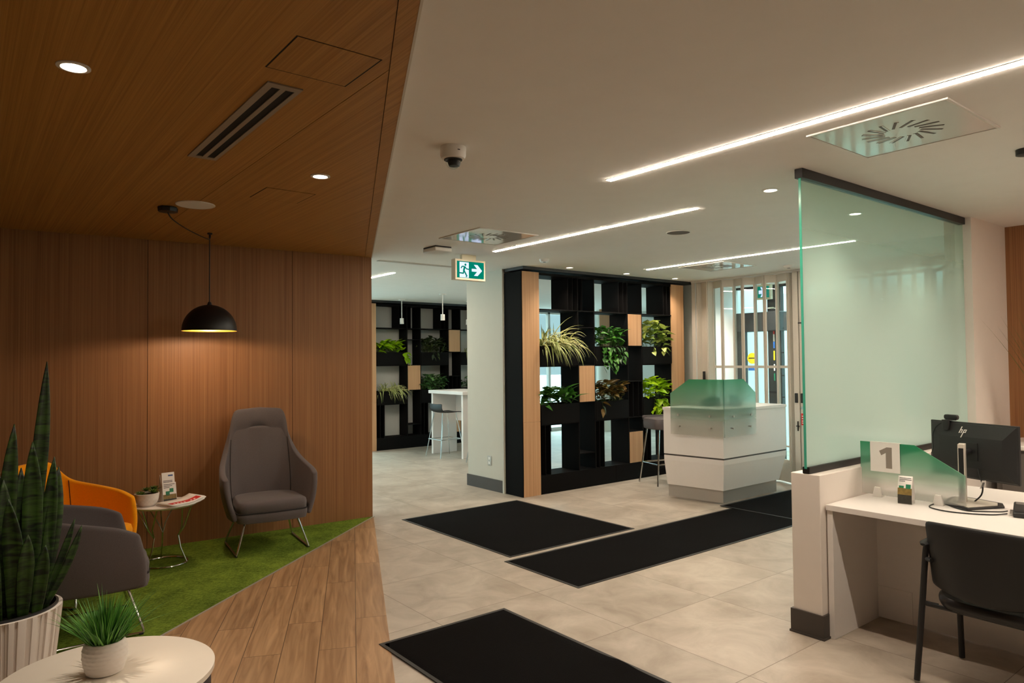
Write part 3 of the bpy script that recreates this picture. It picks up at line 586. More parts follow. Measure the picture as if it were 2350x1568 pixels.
# ------------------------------------------------------------------ pendant lamp over the lounge
px, py = 1.615, 6.10
t = thing('dome_pendant', 'black dome pendant with gold inside, hung over the lounge', 'pendant lamp', (px, py, 2.682))
MB().lathe([(.001, 0), (.062, 0), (.066, -.006), (.064, -.032), (.02, -.036), (.001, -.036)], (1.115, 5.25, 2.682), 8, rf=None).build('canopy', M['black_metal'], t)
MB().lathe([(.001, 0), (.02, 0), (.02, -.012), (.008, -.016), (.008, -.04), (.001, -.04)], (px, py-.005, 2.682), 16).build('ceiling_hook', M['black_metal'], t)
MB().tube([(1.115, 5.25, 2.645), (1.16, 5.32, 2.615), (1.3, 5.56, 2.605), (1.48, 5.86, 2.61), (px-.01, py-.02, 2.625), (px, py, 2.63), (px, py, 2.4), (px, py, 2.09)], .0045, 6, smooth=4).build('cord', M['cable'], t)
R_ = .212; prof = [(.012, .235), (.02, .21)] + [(R_*math.sin(a*PI/2/14), R_*math.cos(a*PI/2/14)) for a in range(2, 15)]
inner = [((R_-.005)*math.sin(a*PI/2/14), (R_-.005)*math.cos(a*PI/2/14)) for a in range(14, 0, -1)]
MB().lathe(prof + [(R_, -.006)], (px, py, 1.872), 56, cap=False).build('shade', M['black_metal'], t)
MB().lathe([(R_, -.006)] + [(r, z) for r, z in inner] + [(.001, R_-.005)], (px, py, 1.872), 56, cap=False).build('shade_lining', M['gold'], t, label='gold inner lining')
MB().lathe([(.001, .045), (.02, .05), (.03, .075), (.026, .105), (.014, .13), (.014, .19), (.001, .19)], (px, py, 1.872), 20).build('bulb', M['bulb'], t)
l = bpy.data.lights.new('pendant_glow', 'POINT'); l.energy = 17; l.color = (1, .78, .55); l.shadow_soft_size = .03
o = bpy.data.objects.new('pendant_glow', l); COL.objects.link(o); o.parent = t; o.location = (0, 0, 1.872+.035-2.682)

# small white pendants of the far room
def small_pendant(x, y, label, z=2.28, first=[None]):
    if first[0] is None:
        t = thing('cylinder_pendant', label, 'pendant lamp', (x, y, CZ), 0, 'small white cylinder pendants in the far room')
        MB().lathe([(.001, 0), (.06, 0), (.06, -.016), (.001, -.016)], (0, 0, 0), 24).build('canopy', M['white_plastic'], t, world=False)
        MB().tube([(0, 0, -.016), (0, 0, z-CZ+.05)], .008, 6).build('rod', M['white_plastic'], t, world=False)
        MB().lathe([(.001, z-CZ+.055), (.034, z-CZ+.055), (.036, z-CZ-.045), (.001, z-CZ-.045)], (0, 0, 0), 20).build('shade', M['white_plastic'], t, world=False)
        first[0] = t; return t
    c = copy_tree(first[0]); c.location = (x, y, CZ); c['label'] = label; return c
small_pendant(6.17, 11.0, 'small white cylinder pendant nearest the wood wall, far room', 2.31)
small_pendant(6.22, 9.73, 'second small white pendant, over the far high table end')
small_pendant(7.39, 10.70, 'small white pendant half hidden by the grey pillar')

# ------------------------------------------------------------------ plant divider shelves
def divider(ox, oy, dep, label, name='plant_divider_shelf', upto=99):
    """ox is the left face, oy the front face"""
    t = thing(name, label, 'shelf', (ox, oy, 0))
    B = lambda x0, x1, y0, y1, z0, z1, nme, m='black_lam', bev=.002: (MB().box(ox+x0, ox+x1, oy+y0, oy+y1, z0, z1).build(nme, M[m], t, bevel=bev, smooth=0) if x0 < upto else None)
    T = .018; TOP = 2.645
    B(0, .012, .004, dep, 0, TOP, 'end_panel'); B(.012, .272, 0, .02, 0, .866, 'wood_panel', 'wood_light'); B(.012, .272, 0, .02, .868, TOP, 'wood_panel', 'wood_light')
    B(.012, .272, .02, dep, 0, TOP, 'side_cabinet')
    B(2.722, 2.992, 0, .02, 0, TOP, 'wood_panel', 'wood_light'); B(2.722, 2.992, .02, dep, 0, TOP, 'side_cabinet'); B(2.992, 3.004, .004, dep, 0, TOP, 'end_panel')
    xs = [.28, .91, 1.195, 1.815, 2.095, 2.722]
    B(.272, 1.55, .0, dep, 0, .222, 'base_plinth'); B(1.553, 2.722, .0, dep, 0, .222, 'base_plinth')
    B(.272, 2.722, .01, dep, TOP-.03, TOP, 'top_board'); B(.272, 2.722, 0.003, dep, 2.198, 2.212, 'shelf_board')
    for x in xs[1:-1]: B(x-T/2, x+T/2, .004, dep, .222, TOP-.03, 'upright')
    for i in (0, 2, 4):
        for zb in (1.525, .82): B(xs[i]+T/2, xs[i+1]-T/2, .012, dep, zb-.012, zb+.002, 'shelf_board')
        f = (.466, .545) if i == 0 else ((.455, .545) if i == 2 else (.46, .535))
        for q in f: B(xs[i]+q-.004, xs[i]+q+.004, .006, dep-.01, 2.212, TOP-.03, 'fin')
        for q in (.075, .155): B(xs[i]+q-.006, xs[i]+q+.006, .006, dep-.01, .222, .81, 'fin')
    B(.986-.004, .986+.004, .006, dep-.01, 2.212, TOP-.03, 'fin')
    for (i, zs) in ((1, (2.0, 1.525, 1.06, .425)), (3, (1.77, 1.30, .82, .635))):
        for z in zs: B(xs[i]+T/2, xs[i+1]-T/2, .006, dep, z-.006, z+.006, 'shelf_board')
    for q in (.095, .205): B(xs[3]+q-.004, xs[3]+q+.004, .006, dep-.01, .826, 1.294, 'fin')
    for (i, z0, z1) in ((1, 1.068, 1.518), (3, 1.776, 2.196), (3, .222, .629)):
        B(xs[i]+T/2+.001, xs[i+1]-T/2-.001, 0, dep-.02, z0, z1, 'wood_block', 'wood_light')
    return t, xs
near, XS = divider(5.138, 6.335, .325, 'tall black and oak plant divider in the middle, right of the grey pillar')
far, _ = divider(5.575, 11.36, .30, 'black and oak plant divider in the far room, seen past the wood wall')
tag(MB().box(5.14, 8.30, 6.30, 6.66, 2.665, CZ).build('ceiling_track', M['black_metal'], bevel=.003, smooth=0), 'dark bar on the ceiling above the near plant divider', 'ceiling rail')
tag(MB().box(5.3, 9.4, 11.30, 11.66, 2.66, CZ).build('ceiling_track', M['black_metal'], bevel=.003, smooth=0), 'dark bar on the ceiling above the far plant divider', 'ceiling rail')
def trough(ox, oy, i, z, dep, label):
    """planter box with soil"""
    x0, x1 = ox+XS[i]+.011, ox+XS[i+1]-.011
    t = thing('planter_box', label, 'planter', ((x0+x1)/2, oy+dep/2, z+.003), 0, 'black planter boxes in the dividers')
    MB().box(x0, x1, oy, oy+.014, z+.003, z+.24).box(x0, x1, oy+dep-.014, oy+dep, z+.003, z+.24).box(x0, x0+.012, oy+.014, oy+dep-.014, z+.003, z+.24).box(x1-.012, x1, oy+.014, oy+dep-.014, z+.003, z+.24).box(x0+.012, x1-.012, oy+.014, oy+dep-.014, z+.003, z+.015).build('box', M['black_lam'], t, smooth=0)
    MB().box(x0+.012, x1-.012, oy+.014, oy+dep-.014, z+.18, z+.215).build('soil', M['soil'], t, smooth=0)
    return (x0+x1)/2, oy+dep*.42, z+.215, x1-x0
# ------------------------------------------------------------------ plants
rnd = random.Random(7)
def strap_leaf(b, base, az, length, rise, width, droop, mats=(0, 1, 1), seg=9, fold=.25):
    """arching strap leaf with a coloured margin"""
    p = Vector(base); d = Vector((math.cos(az)*math.cos(rise), math.sin(az)*math.cos(rise), math.sin(rise)))
    side = Vector((-math.sin(az), math.cos(az), 0)); rows = []
    for i in range(seg+1):
        q = i/seg; wd = width*(.55+.45*math.sin(PI*min(1, q*1.25+.1)))*(1 if q < .7 else max(.06, (1-q)/.3))
        up = side.cross(d).normalized()
        rows.append([p - side*wd/2 + up*wd*fold, p - side*wd*.27, p + side*wd*.27, p + side*wd/2 + up*wd*fold])
        p = p + d*(length/seg); d = (d + Vector((0, 0, -droop/seg))).normalized()
    V = [[b.bm.verts.new(x) for x in r] for r in rows]
    for a, c in zip(V, V[1:]):
        for k in range(3):
            b.mi = mats[0] if k == 1 else mats[1]; b._f([a[k], a[k+1], c[k+1], c[k]])
def heart_leaf(b, base, dr, size, tilt, curl=.35, ratio=.8):
    """broad pointed leaf on a short stalk"""
    d = Vector(dr).normalized(); side = d.cross(Vector((0, 0, 1)))
    if side.length < .05: side = Vector((1, 0, 0))
    side.normalize(); side = (side*math.cos(tilt) + d.cross(side)*math.sin(tilt)).normalized(); up = side.cross(d).normalized()
    prof = ((0, .12), (.12, .78), (.3, 1.0), (.55, .82), (.8, .42), (1, .02)); rows = []
    p = Vector(base)
    for q, wd in prof:
        w2 = size*ratio*.5*wd; c = p + d*(size*q) - up*(curl*size*q*q)
        rows.append([c - side*w2 + up*w2*.28, c, c + side*w2 + up*w2*.28])
    V = [[b.bm.verts.new(x) for x in r] for r in rows]
    for a, c in zip(V, V[1:]):
        for k in range(2): b._f([a[k], a[k+1], c[k+1], c[k]])
def spider_plant(c, wdt, label, n=70, size=.42, up=.9):
    x, y, z, w_ = *c[:3], wdt
    t = thing('spider_plant', label, 'plant', (x, y, z), 0, 'spider plants in the dividers')
    b = MB()
    for k in range(n):
        bx = x + rnd.uniform(-.36, .36)*w_; by = y + rnd.uniform(-.05, .05)
        az = rnd.uniform(-2.25, -.15) if rnd.random() < .86 else rnd.uniform(.6, 2.0)
        rise = rnd.uniform(.5, 1.35)*up if az < 0 else rnd.uniform(1.1, 1.45); ln = size*rnd.uniform(.6, 1.15)*(1 if az < 0 else .7)
        strap_leaf(b, (bx, by, z), az, ln, rise, rnd.uniform(.014, .021), rnd.uniform(1.3, 3.4))
    b.build('foliage', [M['spider'], M['spider_edge']], t, smooth=60, weld=False)
    # seed pods / water globe
    return t
def bush(c, wdt, label, mat, name='leafy_plant', n=95, size=(.07, .11), h=.26, trail=0, trail_len=.3, out=.05, stemm=True, ratio=.8, trail_x=(-.4, .4), grp='leafy plants in the dividers'):
    x, y, z = c[:3]; t = thing(name, label, 'plant', (x, y, z), 0, grp); b = MB(); st = MB()
    for k in range(n):
        lx = rnd.uniform(-.42, .42)*wdt; hh = h*rnd.random()**.8*(1-.4*abs(lx/wdt*2)**2); ly = rnd.uniform(-.10-out*.6, .08)
        p = Vector((x+lx, y+ly, z+.03+hh)); az = rnd.uniform(-2.9, -.25) if rnd.random() < .72 else rnd.uniform(0, 2*PI)
        d = Vector((math.cos(az), math.sin(az), rnd.uniform(-.15, 1.0)))
        heart_leaf(b, p, d, rnd.uniform(*size), rnd.uniform(-.5, .5), rnd.uniform(.1, .5), ratio)
        if k % 3 == 0: st.tube([(x+lx*.7, y+ly*.4, z-.01), (x+lx*.9, y+ly*.8, z+hh*.6), p], .0022, 4)
    for k in range(trail):
        tx = x + rnd.uniform(*trail_x)*wdt; p = Vector((tx, y-.13, z+.03)); pts = [Vector((tx, y-.05, z)), p]
        ln = trail_len*rnd.uniform(.55, 1.1); m_ = max(3, int(ln/.045))
        for i in range(m_):
            p = p + Vector((rnd.uniform(-.022, .022), rnd.uniform(-.008, .004) if p.y > y-.17 else .004, -ln/m_ if i else -.02)); pts.append(p.copy())
            az = rnd.uniform(-2.6, -.5); heart_leaf(b, p, (math.cos(az), math.sin(az)*.6, rnd.uniform(-.9, -.1)), rnd.uniform(size[0]*.6, size[1]*.85), rnd.uniform(-.5, .5), .3, ratio)
        st.tube(pts, .0022, 4)
    b.build('foliage', mat, t, smooth=60, weld=False)
    st.build('stems', M['stem'], t, weld=False)
    return t
OXN, OYN = 5.138, 6.335; OXF, OYF = 5.575, 11.36
c = trough(OXN, OYN, 0, 1.525, .30, 'upper left planter box of the near divider, under the spider plant'); spider_plant(c, c[3], 'large spider plant at the upper left of the near divider', 150, .50)
c = trough(OXN, OYN, 2, 1.525, .30, 'upper middle planter box of the near divider, with trailing green leaves'); bush(c, c[3], 'bushy dark green trailing plant, upper middle of the near divider', M['pothos'], 'trailing_plant', 190, (.07, .115), .24, 9, .34, ratio=.6)
c = trough(OXN, OYN, 4, 1.525, .30, 'upper right planter box of the near divider, under yellow-green leaves'); bush(c, c[3], 'yellow-green variegated bush, upper right of the near divider', M['yellowgreen'], 'variegated_plant', 125, (.085, .13), .34, 3, .12)
c = trough(OXN, OYN, 0, .82, .30, 'lower left planter box of the near divider, under broad dark leaves'); bush(c, c[3], 'low plant with broad dark green leaves, lower left of the near divider', M['pothos'], 'broadleaf_plant', 75, (.14, .22), .18, 0, ratio=.42, stemm=False)
c = trough(OXN, OYN, 2, .82, .30, 'lower middle planter box of the near divider, under bronze leaves'); bush(c, c[3], 'bronze and olive leafed plant, lower middle of the near divider', M['bronze'], 'bronze_leaf_plant', 150, (.09, .15), .24, 1, .12, ratio=.5)
c = trough(OXN, OYN, 4, .82, .30, 'lower right planter box of the near divider, behind the lime plant'); bush(c, c[3], 'bright lime trailing plant behind the white kiosk', M['lime'], 'lime_trailing_plant', 110, (.09, .135), .26, 8, .28, out=.09)
c = trough(OXF, OYF, 0, 1.525, .28, 'upper left planter box of the far divider, under lime leaves'); bush(c, c[3], 'lime yellow trailing plant, upper left of the far divider', M['lime'], 'lime_trailing_plant', 75, (.11, .17), .20, 3, .22, out=.06, trail_x=(.3, .62))
c = trough(OXF, OYF, 2, 1.525, .28, 'upper middle planter box of the far divider'); bush(c, c[3], 'dull dark green plant, upper middle of the far divider', M['dull'], 'dark_leaf_plant', 150, (.09, .15), .27, 2, .12, ratio=.45)
c = trough(OXF, OYF, 4, 1.525, .28, 'upper planter box of the far divider, half hidden by the grey pillar'); spider_plant(c, c[3], 'spider plant half hidden by the grey pillar', 40, .42)
c = trough(OXF, OYF, 0, .82, .28, 'lower left planter box of the far divider, under the far spider plant'); spider_plant(c, c[3], 'spider plant with pale drooping leaves, lower left of the far divider', 95, .44)
c = trough(OXF, OYF, 2, .82, .28, 'lower middle planter box of the far divider, behind the high table'); bush(c, c[3], 'green white-flecked plant, lower middle of the far divider', M['varieg'], 'flecked_leaf_plant', 190, (.08, .12), .27, 0, ratio=.6)
c = trough(OXF, OYF, 4, .82, .28, 'lower planter box of the far divider, behind the table and pillar'); bush(c, c[3], 'green plant above the white high table, beside the grey pillar', M['varieg'], 'flecked_leaf_plant', 60, (.10, .16), .22, 0, ratio=.35)
tag(MB().lathe([(.001, -.05), (.02, -.045), (.045, -.02), (.05, 0), (.045, .022), (.02, .045), (.001, .05)], (5.905, 6.36, 1.805), 24).build('watering_globe', M['glass']), 'clear glass watering globe among the near spider plant leaves', 'watering globe')

# ------------------------------------------------------------------ pillar outlet
t = thing('wall_outlet', 'steel double power outlet low on the grey pillar', 'outlet', (5.14, 6.99, .36))
MB().box(5.134, 5.14, 6.95, 7.03, .305, .42).build('cover_plate', M['steel'], t, bevel=.003)
for z in (.335, .39): MB().box(5.131, 5.134, 6.972, 7.008, z-.016, z+.016).build('socket', M['white_plastic'], t, bevel=.003)

# ------------------------------------------------------------------ far high table and stools
t = thing('high_table', 'white high bar table in the far room, half behind the grey pillar', 'table', (6.75, 9.92, 0))
MB().box(6.38, 7.12, 9.40, 10.46, 1.04, 1.095).build('tabletop', M['white_lam'], t, bevel=.004)
MB().box(6.41, 6.90, 10.36, 10.41, 0, 1.04).build('leg_panel', M['white_lam'], t, bevel=.003); MB().box(6.41, 6.90, 9.44, 9.49, 0, 1.04).build('leg_panel', M['white_lam'], t, bevel=.003)
MB().box(6.88, 6.92, 9.49, 10.36, .55, 1.04).build('modesty_panel', M['white_lam'], t, bevel=.002)
def wire_stool(x, y, rz, label, first=[None]):
    if first[0] is None:
        t = thing('wire_bar_stool', label, 'bar stool', (0, 0, 0), 0, 'black wire-leg bar stools at the high table')
        prof = [(-.19, .885), (-.205, .84), (-.195, .78), (-.15, .745), (-.05, .735), (.08, .74), (.17, .745), (.205, .735)]
        b = MB(); rows = []
        for (u, z) in prof:
            rows.append([(u + (.02 if abs(v) > .15 else 0), v*(1 if z < .8 else .98), z + abs(v)*.05) for v in (-.20, -.12, 0, .12, .20)])
        b.loft(rows, False, False); b.build('seat_shell', M['black_plastic'], t, world=False, solid=.014, sub=2)
        for sx, sy in ((-1, -1), (-1, 1), (1, -1), (1, 1)):
            MB().tube([(.13*sx, .13*sy, .735), (.235*sx, .23*sy, .008)], .008, 8).build('leg', M['chrome'], t, world=False)
        MB().tube([(-.2, -.197, .3), (.2, -.197, .3), (.2, .197, .3), (-.2, .197, .3)], .007, 8, closed=True).build('footrest', M['chrome'], t, world=False)
        first[0] = t
    else:
        t = copy_tree(first[0]); t['label'] = label
    t.location = (x, y, 0); t.rotation_euler = (0, 0, rz); return t
wire_stool(6.36, 9.90, .0, 'black shell bar stool with thin chrome legs, fully visible at the high table')
wire_stool(6.47, 8.86, .12, 'black shell bar stool mostly hidden behind the grey pillar')

# ------------------------------------------------------------------ kiosk
K = [(6.462, 4.535), (7.72, 4.545), (7.74, 5.33), (6.365, 5.27)]   # corner, right, back right, left end
KB = [(6.51, 4.58), (7.625, 4.59), (7.645, 5.30), (6.41, 5.262)]     # the same corners where the body meets the plinth
def inset(p, d):   # move towards the kiosk's middle
    cx, cy = 7.08, 4.93; vx, vy = cx-p[0], cy-p[1]; l = math.hypot(vx, vy); return (p[0]+vx/l*d, p[1]+vy/l*d)
t = thing('reception_kiosk', 'white angular reception kiosk with green frosted screens', 'counter', (6.95, 4.9, 0))
def ring(zs, thick, nme, m):
    """three-sided shell: left face, right face and right return, open at the back"""
    b = MB(); path = [K[3], K[0], K[1], K[2]]; rings = []
    lo = lambda p, q: tuple(p[i]*(1-q)+KB[K.index(p)][i]*q for i in (0, 1))
    for z, d in zs: rings.append([(*lo(p, d), z) for p in path])
    for z, d in reversed(zs): rings.append([(*inset(lo(p, d), thick), z) for p in path])
    b.loft(rings + [rings[0]], False, False)
    for e in (0, 3): b._f([b.bm.verts.new(r[e]) for r in rings])
    return b.build(nme, m, t, smooth=0)
ring([(.512, 0), (1.012, 0)], .06, 'upper_body', M['white_lam']); ring([(.492, .12), (.512, .12)], .04, 'reveal_line', M['dark_base'])
ring([(.155, 1.0), (.44, .06), (.494, .02)], .06, 'lower_body', M['white_lam']); ring([(0.018, 1.35), (.155, 1.35)], .04, 'plinth', M['steel'])
kp = [K[3], K[0], K[1], K[2], inset(K[2], .36), inset(K[1], .5), inset(K[0], .5), inset(K[3], .36)]
MB().prism([(6.355, 5.275), (6.452, 4.527), (7.73, 4.537), (7.75, 5.335), (7.42, 5.33), (7.40, 4.87), (6.76, 4.86), (6.70, 5.29)], 1.012, 1.042).build('counter_top', M['white_lam'], t, smooth=0)
def screen(pa, pb, off, name):
    """green acrylic panel standing along pa-pb, outer top corner chamfered at pb"""
    a, b_ = Vector((*pa, 0)), Vector((*pb, 0)); d = (b_-a); ln = d.length; d.normalize(); n = Vector((d.y, -d.x, 0))
    if n.dot(Vector((-1, -1, 0))) < 0: n = -n
    u0 = -off-.012 if pb[0] < 6.9 else -off
    poly = [(u0, .745), (ln, .745), (ln, 1.205), (ln-.24, 1.366), (u0, 1.366)]
    MB().prism(poly, off, off+.012, lambda u, v, q: tuple(a + d*u + n*q + Vector((0, 0, v)))).build(name, M['kiosk_scr'], t, smooth=0)
    for u in (.14, ln-.10):
        for z in (.835, .965):
            bb = MB(); c = a + d*u + Vector((0, 0, z)); rings = []
            for k, (rr, q) in enumerate(((.008, 0), (.008, off+.012), (.013, off+.013), (.013, off+.02))):
                up = Vector((0, 0, 1)); rings.append([tuple(c + n*q + d*(rr*math.cos(j*PI/6)) + up*(rr*math.sin(j*PI/6))) for j in range(12)])
            bb.loft(rings).build('standoff_bolt', M['steel'], t)
screen((6.452, 4.527), (6.372, 5.15), .022, 'acrylic_screen'); screen((6.452, 4.527), (7.03, 4.532), .022, 'acrylic_screen')
# dark task chair behind kiosk
t = thing('task_chair', 'dark round-backed task chair seen blurred through the kiosk screen', 'chair', (7.08, 5.12, 0))
MB().loft([[(7.08+.20*math.cos(a)*s, 5.12+off+.02*math.cos(2*a), 1.03+.125*math.sin(a)*s) for a in [k*PI/10 for k in range(20)]] for s, off in ((.85, -.03), (1, -.012), (1, .012), (.85, .03))]).build('backrest', M['black_plastic'], t, sub=1)
MB().lathe([(.001, .60), (.2, .60), (.23, .63), (.21, .67), (.001, .68)], (7.08, 5.12, 0), 28).build('seat', M['black_vinyl'], t)
MB().tube([(7.08, 5.14, .63), (7.08, 5.18, .7), (7.08, 5.16, .95)], .016, 8).build('back_bar', M['black_metal'], t)
MB().tube([(7.08, 5.12, .08), (7.08, 5.12, .6)], .025, 12).build('gas_column', M['black_metal'], t)
for k in range(5):
    a = k*2*PI/5+.3; MB().tube([(7.08, 5.12, .1), (7.08+.25*math.cos(a), 5.12+.22*math.sin(a), .06)], .016, 8).build('base_leg', M['black_metal'], t)
    MB().lathe([(.001, 0), (.02, .005), (.026, .028), (.02, .05), (.001, .055)], (7.08+.25*math.cos(a), 5.12+.22*math.sin(a), 0), 12).build('caster', M['black_plastic'], t)
t = thing('card_terminal', 'small dark device on the kiosk counter behind the right screen', 'device', (6.93, 4.70, 1.042))
MB().prism([(-.05, 0), (.05, 0), (.05, .14), (-.05, .05)], -.04, .04, lambda u, v, q: (6.93+q, 4.70+u, 1.042+v)).build('body', M['black_plastic'], t, bevel=.006)
# stool left of the kiosk
sx, sy = 7.07, 5.88
t = thing('leather_bar_stool', 'grey leather bar stool with chrome legs beside the kiosk', 'bar stool', (sx, sy, 0), -.25)
MB().loft([[(p[0]*k, p[1]*k, z) for p in rrect(.40, .38, .09)] for k, z in ((.82, .70), (.97, .715), (1, .76), (1, .80), (.96, .835), (.85, .845))]).build('seat_cushion', M['leather'], t, world=False)
MB().loft([[(p[0]*k, .17+p[1], .835+(p[0]*0)+z) for p in rrect(.36, .05, .02)] for k, z in ((.95, -.02), (1, .01), (.95, .03))]).build('low_back', M['leather'], t, world=False)
for qx, qy in ((-1, -1), (-1, 1), (1, -1), (1, 1)): MB().tube([(.14*qx, .13*qy, .70), (.22*qx, .20*qy, .01)], .011, 8).build('leg', M['chrome'], t, world=False)
MB().tube([(-.19, -.172, .27), (.19, -.172, .27), (.19, .172, .27), (-.19, .172, .27)], .009, 8, closed=True).build('footrest', M['chrome'], t, world=False)

# ------------------------------------------------------------------ folding security gate
GX = 8.27
t = thing('folding_gate', 'silver folding glass security gate at the entrance', 'gate', (GX, 4.6, 0))
ys = [6.215, 6.125, 6.03, 5.925, 5.785, 5.592, 5.462, 5.272, 5.133, 4.955, 4.80, 4.715]
y = 4.56
ys2 = [4.56]
while y > 2.5: y -= .165 if len(ys2) % 2 else .15; ys2.append(y)
def gate_run(yy, plain_idx):
    for i in range(len(yy)-1):
        xa, xb = GX + (.045 if i % 2 else -.045), GX + (-.045 if i % 2 else .045)
        a = Vector((xa, yy[i]*xa/GX, 0)); b_ = Vector((xb, yy[i+1]*xb/GX, 0)); d = (b_-a); ln = d.length; d.normalize(); n = Vector((-d.y, d.x, 0)); up = Vector((0, 0, 1))
        bx = lambda bb, u0, u1, z0, z1, th=.011: bb.obox(tuple(a + d*((u0+u1)/2) + up*((z0+z1)/2)), d, n, (u1-u0)/2, th, (z1-z0)/2)
        fr = MB()
        if i in plain_idx: bx(fr, .003, ln-.003, .02, 2.675); fr.build('plain_panel', M['alu_paint'], t, smooth=0); continue
        sw = min(.022, ln*.16)
        bx(fr, .002, sw, .02, 2.675, .014); bx(fr, ln-sw, ln-.002, .02, 2.675, .014); bx(fr, sw, ln-sw, 2.575, 2.675); bx(fr, sw, ln-sw, 1.462, 1.495); bx(fr, sw, ln-sw, .02, .30); bx(fr, sw, ln-sw, .46, .48)
        p = fr.build('gate_panel', M['alu_paint'], t, smooth=0)
        gl = MB(); bx(gl, sw, ln-sw, 1.495, 2.575, .003); gl.build('pane', M['glass'], p, smooth=0)
        gl = MB(); bx(gl, sw, ln-sw, .48, 1.462, .003); bx(gl, sw, ln-sw, .30, .46, .003); gl.build('pane', M['glass'], p, smooth=0)
gate_run(ys, {0, 1, 2, 10}); gate_run(ys2, set())
MB().box(GX-.05, GX+.05, 4.56, 4.635, .01, 2.68).build('lock_post', M['alu_paint'], t, bevel=.006); MB().box(GX-.05, GX+.05, 4.645, 4.72, .01, 2.68).build('lock_post', M['alu_paint'], t, bevel=.006)
MB().box(GX-.03, GX+.03, 6.215, 6.28, 0, 2.69).build('wall_post', M['alu_paint'], t, bevel=.004)
MB().box(GX-.035, GX+.035, 2.3, 6.28, 2.678, CZ).build('ceiling_track_rail', M['white_plastic'], t, smooth=0, label='white ceiling rail of the gate')
MB().box(GX-.035, GX+.035, 4.5, 4.78, 0, .02).build('floor_plate', M['alu_paint'], t, smooth=0)
for yc in (4.605, 4.685): MB().box(GX-.062, GX-.048, yc-.02, yc+.02, 1.03, 1.15).build('flush_pull', M['black_plastic'], t, bevel=.004)
MB().box(GX-.075, GX-.06, 6.035, 6.075, 1.30, 1.415).build('flush_pull', M['black_plastic'], t, bevel=.004)
b = MB().lathe([(.001, 0), (.02, 0), (.02, .016), (.001, .016)], (0, 0, 0), 20).build('lock_cylinder', M['chrome'], t, world=False); b.location = (GX-.052-GX, 4.60-4.6, .97); b.rotation_euler = (0, -PI/2, 0)
lb = MB().box(GX-.0525, GX-.05, 4.572, 4.628, .755, .90).build('red_label', M['red'], t, smooth=0)
for z in (.775, .80, .83, .86): MB().box(GX-.0535, GX-.0525, 4.582+.006*(z*97 % 3), 4.618, z, z+.012).build('label_print', M['paper'], lb, smooth=0)
MB().box(GX-.07, GX-.05, 4.665, 4.672, .68, .80).box(GX-.07, GX-.05, 4.65, 4.69, .735, .745).build('key_handle', M['black_metal'], t, smooth=0)
MB().box(GX-.066, GX-.05, 4.575, 4.64, 2.02, 2.035).build('top_latch', M['black_metal'], t, smooth=0)
# strobe box at the gate's upper left, exit sign in the vestibule
t = thing('sensor_box', 'small white sensor box high on the wall beside the gate', 'sensor', (8.40, 6.27, 2.6)); MB().box(8.37, 8.42, 6.235, 6.305, 2.55, 2.655).build('housing', M['white_plastic'], t, bevel=.008); MB().box(8.365, 8.372, 6.25, 6.29, 2.57, 2.60).build('lens', M['glass'], t, smooth=0)
t = thing('vestibule_exit_sign', 'teal exit sign in cream frame, seen through the gate', 'exit sign', (8.9, 5.53, 2.55))
MB().box(8.88, 8.94, 5.42, 5.64, 2.42, 2.63).build('housing', M['sign_case'], t, bevel=.004); MB().box(8.878, 8.881, 5.44, 5.62, 2.445, 2.605).build('sign_face', M['sign_green'], t, smooth=0); MB().box(8.89, 8.93, 5.49, 5.57, 2.63, CZ).build('ceiling_mount', M['sign_case'], t, smooth=0)
MB().prism([(5.60, 2.50), (5.55, 2.50), (5.575, 2.455), (5.55, 2.455), (5.505, 2.525), (5.55, 2.595), (5.575, 2.595), (5.55, 2.55), (5.60, 2.55)][::-1], 8.8765, 8.8779, lambda u, v, q: (q, u, v)).build('arrow', M['sign_white'], t, smooth=0)

# ------------------------------------------------------------------ glass partition on the low wall
t = thing('glass_partition', 'tall mint frosted glass partition with black rails, on the low wall', 'partition', (5.05, 2.14, .925))
MB().box(3.838, 6.278, 2.134, 2.146, .955, 2.655).build('pane', M['frost'], t, smooth=0)
MB().box(3.834, 3.838, 2.133, 2.147, .955, 2.655).build('pane_edge', M['glass_edge'], t, smooth=0, label='bright green glass edge')
MB().box(3.825, 6.278, 2.115, 2.165, 2.645, CZ).build('top_rail', M['black_metal'], t, bevel=.002, smooth=0, label='black ceiling rail')
MB().box(3.84, 6.278, 2.118, 2.162, .926, .965).build('bottom_rail', M['black_metal'], t, bevel=.002, smooth=0, label='black bottom rail')

# ------------------------------------------------------------------ floor mats
def mat(x0, x1, y0, y1, label, z=0.0, bump=None):
    t = thing('floor_mat', label, 'mat', ((x0+x1)/2, (y0+y1)/2, z), 0, 'black entrance mats')
    MB().prism([(x0, y0), (x1, y0), (x1, y1), (x0, y1)], z+.0005, z+.004).build('rubber_border', M['rubber'], t, smooth=0)
    b = MB(); n = 28; q = .022
    rows = []
    for j in range(n+1):
        v = y0+q+(y1-y0-2*q)*j/n; row = []
        for i in range(n+1):
            u = x0+q+(x1-x0-2*q)*i/n; e = 0 if i in (0, n) or j in (0, n) else 1
            h = .004 if not e else .0085+.0012*math.sin(u*9+v*4)*math.sin(v*7)
            if bump: h += bump[2]*math.exp(-((u-bump[0])**2+(v-bump[1])**2)/.006)
            row.append((u, v, z+h))
        rows.append(row)
    b.loft(rows, False, False).build('pile', M['mat_pile'], t)
mat(3.503, 4.992, 4.50, 6.273, 'black floor mat in front of the plant divider and pillar')
mat(3.398, 6.50, 3.592, 4.44, 'long black floor mat running towards the frosted glass wall')
mat(6.432, 7.85, 3.74, 4.575, 'black floor mat at the foot of the kiosk, mostly behind the low wall', .006)
mat(1.862, 2.752, 1.7, 3.602, 'black floor mat nearest the viewer at the bottom edge', .005, (2.74, 2.56, .012))

